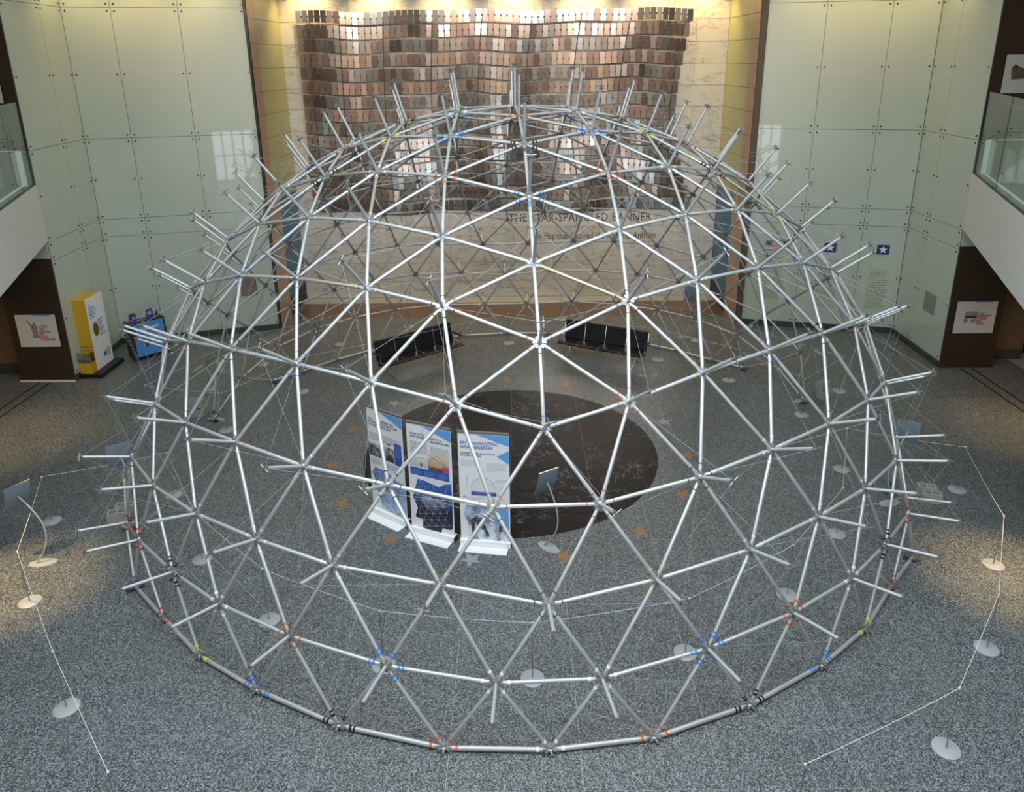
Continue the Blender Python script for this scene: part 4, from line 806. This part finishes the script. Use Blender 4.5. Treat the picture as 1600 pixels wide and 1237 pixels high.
for i in range(14):
    x, y, a = rg.uniform(.13, .36), rg.uniform(.14, .29), rg.uniform(0, PI); q = T_((x, y, .42 + .008 * i)) @ Matrix.Rotation(a, 4, 'Z') @ Matrix.Rotation(rg.uniform(-.3, .3), 4, 'X')
    mb.box((-.06, -.025, 0), (.06, .025, .004), 0, q)
mb.build('banknotes', M['board_white'], k, kind='stuff')
text('print_text', 'Thank you!', .085, frame((.09, .3385, .76), (1, 0, 0)), M['ink_dark'], k, bold=.012)
fs = frame((.4565, .33, 0), (0, 1, 0))
mb = MB(); mb.prism([(.26 + .13 * math.cos(j * PI / 16), 1.22 + .20 * math.sin(j * PI / 16)) for j in range(32)], -.001, .003, 0, fs); mb.build('gold_medallion', M['gold'], k, label='gold oval medallion')
text('print_text', 'THE\nNATIONAL\nMUSEUM OF\nAMERICAN\nHISTORY', .085, fs @ T_((.08, 1.90, .001)), M['text_blue'], k, sx=.72, bold=.012)
text('print_text', 'NATIONAL\nMUSEUM\nOF THE\nAMERICAN\nPEOPLE\nTHANKS YOU', .085, fs @ T_((.40, 1.40, .001)), M['text_blue'], k, sx=.62, bold=.012)
mb = MB(); mb.prism([(x * .55 + .48, y * .55 + .42) for x, y in st], -.001, .002, 0, fs); mb.build('print_star', M['royal'], k)
mb = MB()
for j in range(4): mb.box((.56, .34 + .055 * j, -.001), (.72, .365 + .055 * j, .002), 0, fs)
mb.build('print_stripes', M['red'], k, kind='stuff')
MB().box((-.01, 1.02, 1.50), (.03, 1.07, 1.68)).build('wall_bracket', M['dark_steel'], k)

# ------------------------------------------------------------------ welcome desk crate
cr = thing('welcome_case', 'black rolling case with a bright blue welcome panel by the left glass wall', 'case', (-10.90, 5.47, 0), math.atan2(.74, .63))
CW, CD, CH = .96, .46, 1.12
MB().box((0, .03, .05), (CW, CD, CH)).build('body', M['black'], cr)
MB().box((-.01, .0, .05), (.05, CD + .01, CH + .02)).build('edge_rail', M['dark_steel'], cr); MB().box((CW - .05, .0, .05), (CW + .01, CD + .01, CH + .02)).build('edge_rail', M['dark_steel'], cr)
MB().box((.02, .08, CH), (CW - .02, CD - .06, CH + .012)).build('top_board', M['kick'], cr)
fp = MB().box((.05, .012, .12), (CW - .05, .03, CH - .02)).build('front_panel', M['crate_blue'], cr, label='bright blue printed panel')
for x in (.08, CW - .08):
    for y in (.1, CD - .1): MB().tube([(x - .02, y, .027), (x + .02, y, .027)], .027, 10).build('caster', M['black'], cr)
ff = frame((0, .0108, 0), (1, 0, 0))
text('print_text', 'WELCOME!', .115, ff @ T_((.22, .88, .0005)), M['print_white'], fp, sx=.95, bold=.012)
text('print_text', '¡BIENVENIDOS!', .105, ff @ T_((.22, .76, .0005)), M['navy'], fp, sx=.80, bold=.012)
text('print_text', 'NATIONAL\nMUSEUM OF\nAMERICAN\nHISTORY', .068, ff @ T_((.50, .60, .0005)), M['print_white'], fp, sx=.85, bold=.012)
mb = MB(); mb.prism([(x * .85 + .41, y * .85 + .48) for x, y in st if x < .06], 0, .001, 0, ff); mb.build('print_star', M['navy'], fp)
MB().box((.05, .006, .72), (.10, .0125, .94)).build('latch', M['navy'], fp)
for (x, y, rz, lb) in ((.16, .20, .3, 'small purple leaflet holder on the near corner of the welcome case'), (.66, .24, -.1, 'small purple leaflet holder on the far side of the welcome case')):
    w_ = cr.matrix_basis.copy(); w_ = Matrix.Translation(cr.location) @ Matrix.Rotation(cr.rotation_euler.z, 4, 'Z') @ T_((x, y, CH + .012)) @ Matrix.Rotation(rz, 4, 'Z')
    h = thing('leaflet_holder', lb, 'holder', tuple(w_.translation), cr.rotation_euler.z + rz, 'leaflet holders on the welcome case')
    MB().box((-.09, -.045, 0), (.09, .045, .20)).build('box', M['purple'], h)
    MB().box((-.08, -.01, .19), (.08, .03, .25)).build('leaflets', M['purple'], h)
    MB().box((-.05, -.0465, .12), (.02, -.0455, .15)).build('print_mark', M['print_white'], h)
    MB().box((.0902, -.035, .04), (.091, .035, .17)).build('side_print', M['pink'], h)
w_ = Matrix.Translation(cr.location) @ Matrix.Rotation(cr.rotation_euler.z, 4, 'Z') @ T_((.87, .26, CH + .012))
b_ = thing('pump_bottle', 'small dark pump bottle on the welcome case next to a leaflet holder', 'bottle', tuple(w_.translation))
MB().lathe([(.028, 0), (.03, .01), (.03, .11), (.012, .135), (.012, .15)], 14).build('bottle_body', M['brown'], b_, smooth=True)
MB().tube([(0, 0, .15), (0, 0, .18), (.05, 0, .185)], .008, 6).build('pump', M['black'], b_)

# ------------------------------------------------------------------ gallery boards
def board(name, label, fr, w, h, lines, pic, seed):
    o = fr.translation; t = thing(name, label, 'sign', tuple(o)); q = T_(-o) @ fr
    MB().box((-.012, -.012, -.008), (w + .012, h + .012, .012), 0, q).build('frame', M['black'], t)
    bd = MB().box((0, 0, .010), (w, h, .016), 0, q).build('board', M['board_white'], t)
    p = q @ T_((0, 0, .0165))
    MB().box((w * .44, h - .03, 0), (w * .88, h - .004, .0012), 0, p).build('top_bar', M['text_blue'], t)
    for k, (s, c) in enumerate(lines): text('board_text', s, .088, p @ T_((w * .535, h * .60 - .073 * k, .0005)), c, t, sx=.85, bold=.035)
    pic(t, p)
    return t
def pic_statue(t, p):
    mb = MB()
    polyf(mb, p, [(.37, .25), (.56, .25), (.56, .29), (.54, .33), (.53, .48), (.54, .56), (.50, .62), (.49, .64), (.50, .68), (.47, .71), (.44, .68), (.45, .63), (.40, .62), (.35, .68), (.31, .75), (.28, .74), (.33, .64), (.37, .58), (.36, .52), (.39, .45), (.39, .33), (.37, .29)], .0008)
    mb.build('statue_picture', M['ink'], t, label='grey statue with a raised arm')
    mb = MB()
    for a, b in (((.41, .34), (.50, .50)), ((.44, .34), (.52, .46)), ((.40, .46), (.49, .58)), ((.47, .31), (.53, .40))): polyf(mb, p, [a, (a[0] + .012, a[1]), (b[0] + .012, b[1]), b], .0012)
    mb.build('statue_folds', M['ink_pale'], t, kind='stuff')
def pic_wagon(t, p):
    mb = MB(); polyf(mb, p, [(.26, .50), (.58, .50), (.59, .62), (.25, .62)], .0008); mb.build('wagon_cover', M['tan'], t)
    mb = MB(); polyf(mb, p, [(.26, .43), (.57, .43), (.58, .50), (.26, .50)], .0009); mb.build('wagon_bed', M['ink_dark'], t)
    for cx in (.29, .50):
        mb = MB()
        for k in range(16):
            a, b = 2 * PI * k / 16, 2 * PI * (k + 1) / 16
            polyf(mb, p, [(cx + .065 * math.cos(a), .36 + .065 * math.sin(a)), (cx + .065 * math.cos(b), .36 + .065 * math.sin(b)), (cx + .052 * math.cos(b), .36 + .052 * math.sin(b)), (cx + .052 * math.cos(a), .36 + .052 * math.sin(a))], .001)
        for k in range(4):
            a = PI * k / 4; c_, s_ = math.cos(a), math.sin(a); polyf(mb, p, [(cx + .055 * c_ - .004 * s_, .36 + .055 * s_ + .004 * c_), (cx - .055 * c_ - .004 * s_, .36 - .055 * s_ + .004 * c_), (cx - .055 * c_ + .004 * s_, .36 - .055 * s_ - .004 * c_), (cx + .055 * c_ + .004 * s_, .36 + .055 * s_ - .004 * c_)], .001)
        mb.build('wagon_wheel', M['ink_dark'], t)
def pic_basket(t, p):
    mb = MB(); polyf(mb, p, [(.20, .32), (.50, .34), (.53, .56), (.35, .62), (.24, .68), (.16, .60), (.17, .50)], .0008); mb.build('basket_picture', M['brown_mid'], t)
    mb = MB()
    for k in range(4): polyf(mb, p, [(.19, .36 + .055 * k), (.52, .375 + .055 * k), (.52, .385 + .055 * k), (.19, .37 + .055 * k)], .0011)
    polyf(mb, p, [(.20, .60), (.30, .57), (.34, .62), (.24, .68)], .0011); mb.build('basket_bands', M['ink_dark'], t, kind='stuff')
B_, RED = M['text_blue'], M['red']
board('gallery_board', 'white gallery board reading 2 West on the left dark bronze panel', frame((-13.19, EL[1] - .043, 1.0), (1, 0, 0)), 1.06, .90, [('2 WEST', B_), ('THE', RED), ('NATION', RED), ('WE', RED), ('BUILD', RED), ('TOGETHER', RED)], pic_statue, 1)
board('gallery_board', 'white gallery board reading 2 East on the right dark bronze panel', frame((11.74, ER[1] - .043, 1.0), (1, 0, 0)), 1.08, .90, [('2 EAST', B_), ('AMERICAN', RED), ('STORIES', RED), ('AND', RED), ('IDEALS', RED)], pic_wagon, 2)
board('gallery_board', 'white board with a basket picture on the dark upper right wall', frame((11.84, ER[1] - .043, 7.23), (1, 0, 0)), 1.08, .90, [('3 EAST', B_)], pic_basket, 3)
board('gallery_board', 'white board at the edge of view on the dark upper left wall', frame((-13.32, EL[1] - .043, 7.25), (1, 0, 0)), 1.06, .90, [('3 WEST', B_)], pic_statue, 4)

# ------------------------------------------------------------------ right wing: flags and etched text panels
def etched(s0, s1, z0, z1, blocks, seed, label):
    o = FWR @ Vector((s0, z0, .001)); t = thing('etched_text_panel', label, 'text panel', tuple(o)); q = T_(-o) @ FWR @ T_((s0, z0, .0005))
    w, h = s1 - s0, z1 - z0
    MB().box((0, 0, 0), (w, h, .003), 0, q).build('panel', M['etched'], t)
    mb = MB(); rg = random.Random(seed)
    for y1, n, dy in blocks:
        for k in range(n):
            wd = w * rg.uniform(.38, .72); y = h - y1 - dy * k; x = w / 2 - wd / 2; xe = w / 2 + wd / 2
            while x < xe:
                l = rg.uniform(.03, .10); quadm(mb, q, x, y, min(x + l, xe), y + .022, .0042); x += l + .022
    mb.build('text_lines', M['etch_text'], t, kind='stuff')
etched(4.67 - 1.07, 4.67 - .16, .56, 2.33, [(.38, 9, .075), (1.05, 9, .062)], 51, 'etched text panel on the right wing under the star nearest the corner')
etched(4.67 - 2.72, 4.67 - 1.42, .56, 2.33, [(.12, 11, .075), (1.02, 10, .065)], 52, 'etched text panel on the right wing under the middle star')
etched(4.67 - 4.42, 4.67 - 3.10, .56, 2.33, [(.12, 12, .075), (1.10, 6, .065)], 53, 'etched text panel on the right wing under the striped flag')
def flag_tile(s, kind, label):
    o = FWR @ Vector((s, 2.47, .001)); t = thing('flag_plaque', label, 'plaque', tuple(o), 0, 'flag plaques on the right wing'); q = T_(-o) @ FWR @ T_((s, 2.47, .001))
    w, h = .35, .29
    MB().box((0, 0, 0), (w, h, .012), 0, q).build('backing', M['navy'] if kind == 'star' else M['print_white'], t)
    if kind == 'star':
        mb = MB(); mb.prism([(x * .62 + w / 2, y * .62 + h / 2 - .005) for x, y in st], .0125, .014, 0, q); mb.build('star', M['print_white'], t)
    else:
        for j in range(7): MB().box((0, h / 13 * 2 * j, .0122), (w, h / 13 * (2 * j + 1), .0132), 0, q).build('stripe', M['red'], t)
        MB().box((0, h * 6 / 13, .0134), (w * .52, h, .0145), 0, q).build('canton', M['navy'], t)
        mb = MB()
        for i in range(5):
            for j in range(4): mb.prism([(x * .05 + .022 + .034 * i, y * .05 + h * 6 / 13 + .024 + .036 * j) for x, y in st], .0147, .0155, 0, q)
        mb.build('canton_stars', M['print_white'], t, kind='stuff')
flag_tile(4.67 - .76, 'star', 'navy plaque with white star on the right wing nearest the corner')
flag_tile(4.67 - 2.25, 'star', 'navy plaque with white star on the right wing, middle of three')
flag_tile(4.67 - 3.95, 'flag', 'striped flag plaque with stars on the right wing nearest the niche')
# left wing plaque, right side grille, outlet
o = FWL @ Vector((3.60, 1.20, .001)); pq = thing('wall_plaque', 'plain dark taupe plaque on the left wing glass', 'plaque', tuple(o)); q = T_(-o) @ FWL @ T_((3.60, 1.20, .001))
MB().box((0, 0, 0), (.47, .62, .016), 0, q).build('plate', M['brown_mid'], pq); MB().box((.02, .02, .0165), (.45, .60, .018), 0, q).build('face', mat('taupe_face', (.22, .18, .15), .3), pq)
o = FSR @ Vector((2.70 - 1.20, 1.28, .001)); gr = thing('wall_grille', 'square grey grille on the right side glass wall', 'grille', tuple(o)); q = T_(-o) @ FSR @ T_((2.70 - 1.20, 1.28, .001))
gm = mat('grille_grey', (.26, .29, .25), .5)
MB().box((0, 0, 0), (.60, .56, .008), 0, q).build('plate', gm, gr)
for j in range(12): MB().box((.03, .03 + .043 * j, .0085), (.57, .055 + .043 * j, .014), 0, q).build('slat', gm, gr)
ol = thing('floor_outlet', 'chrome fitting low on the brown pier at right', 'outlet', (13.25, ER[1] + .59, .62))
MB().tube([(0, .02, 0), (0, -.05, 0)], .085, 20).build('plate', M['dark_steel'], ol); MB().tube([(.02, -.04, 0), (.02, -.10, 0)], .035, 14).build('nozzle', M['chrome'], ol)

# lettering becomes real meshes
dg = bpy.context.evaluated_depsgraph_get()
for o in TEXTS:
    me = bpy.data.meshes.new_from_object(o.evaluated_get(dg)); n_, p_, w_ = o.name, o.parent, o.matrix_local.copy(); c_ = o.data
    bpy.data.objects.remove(o); link(n_, me, p_, w_)
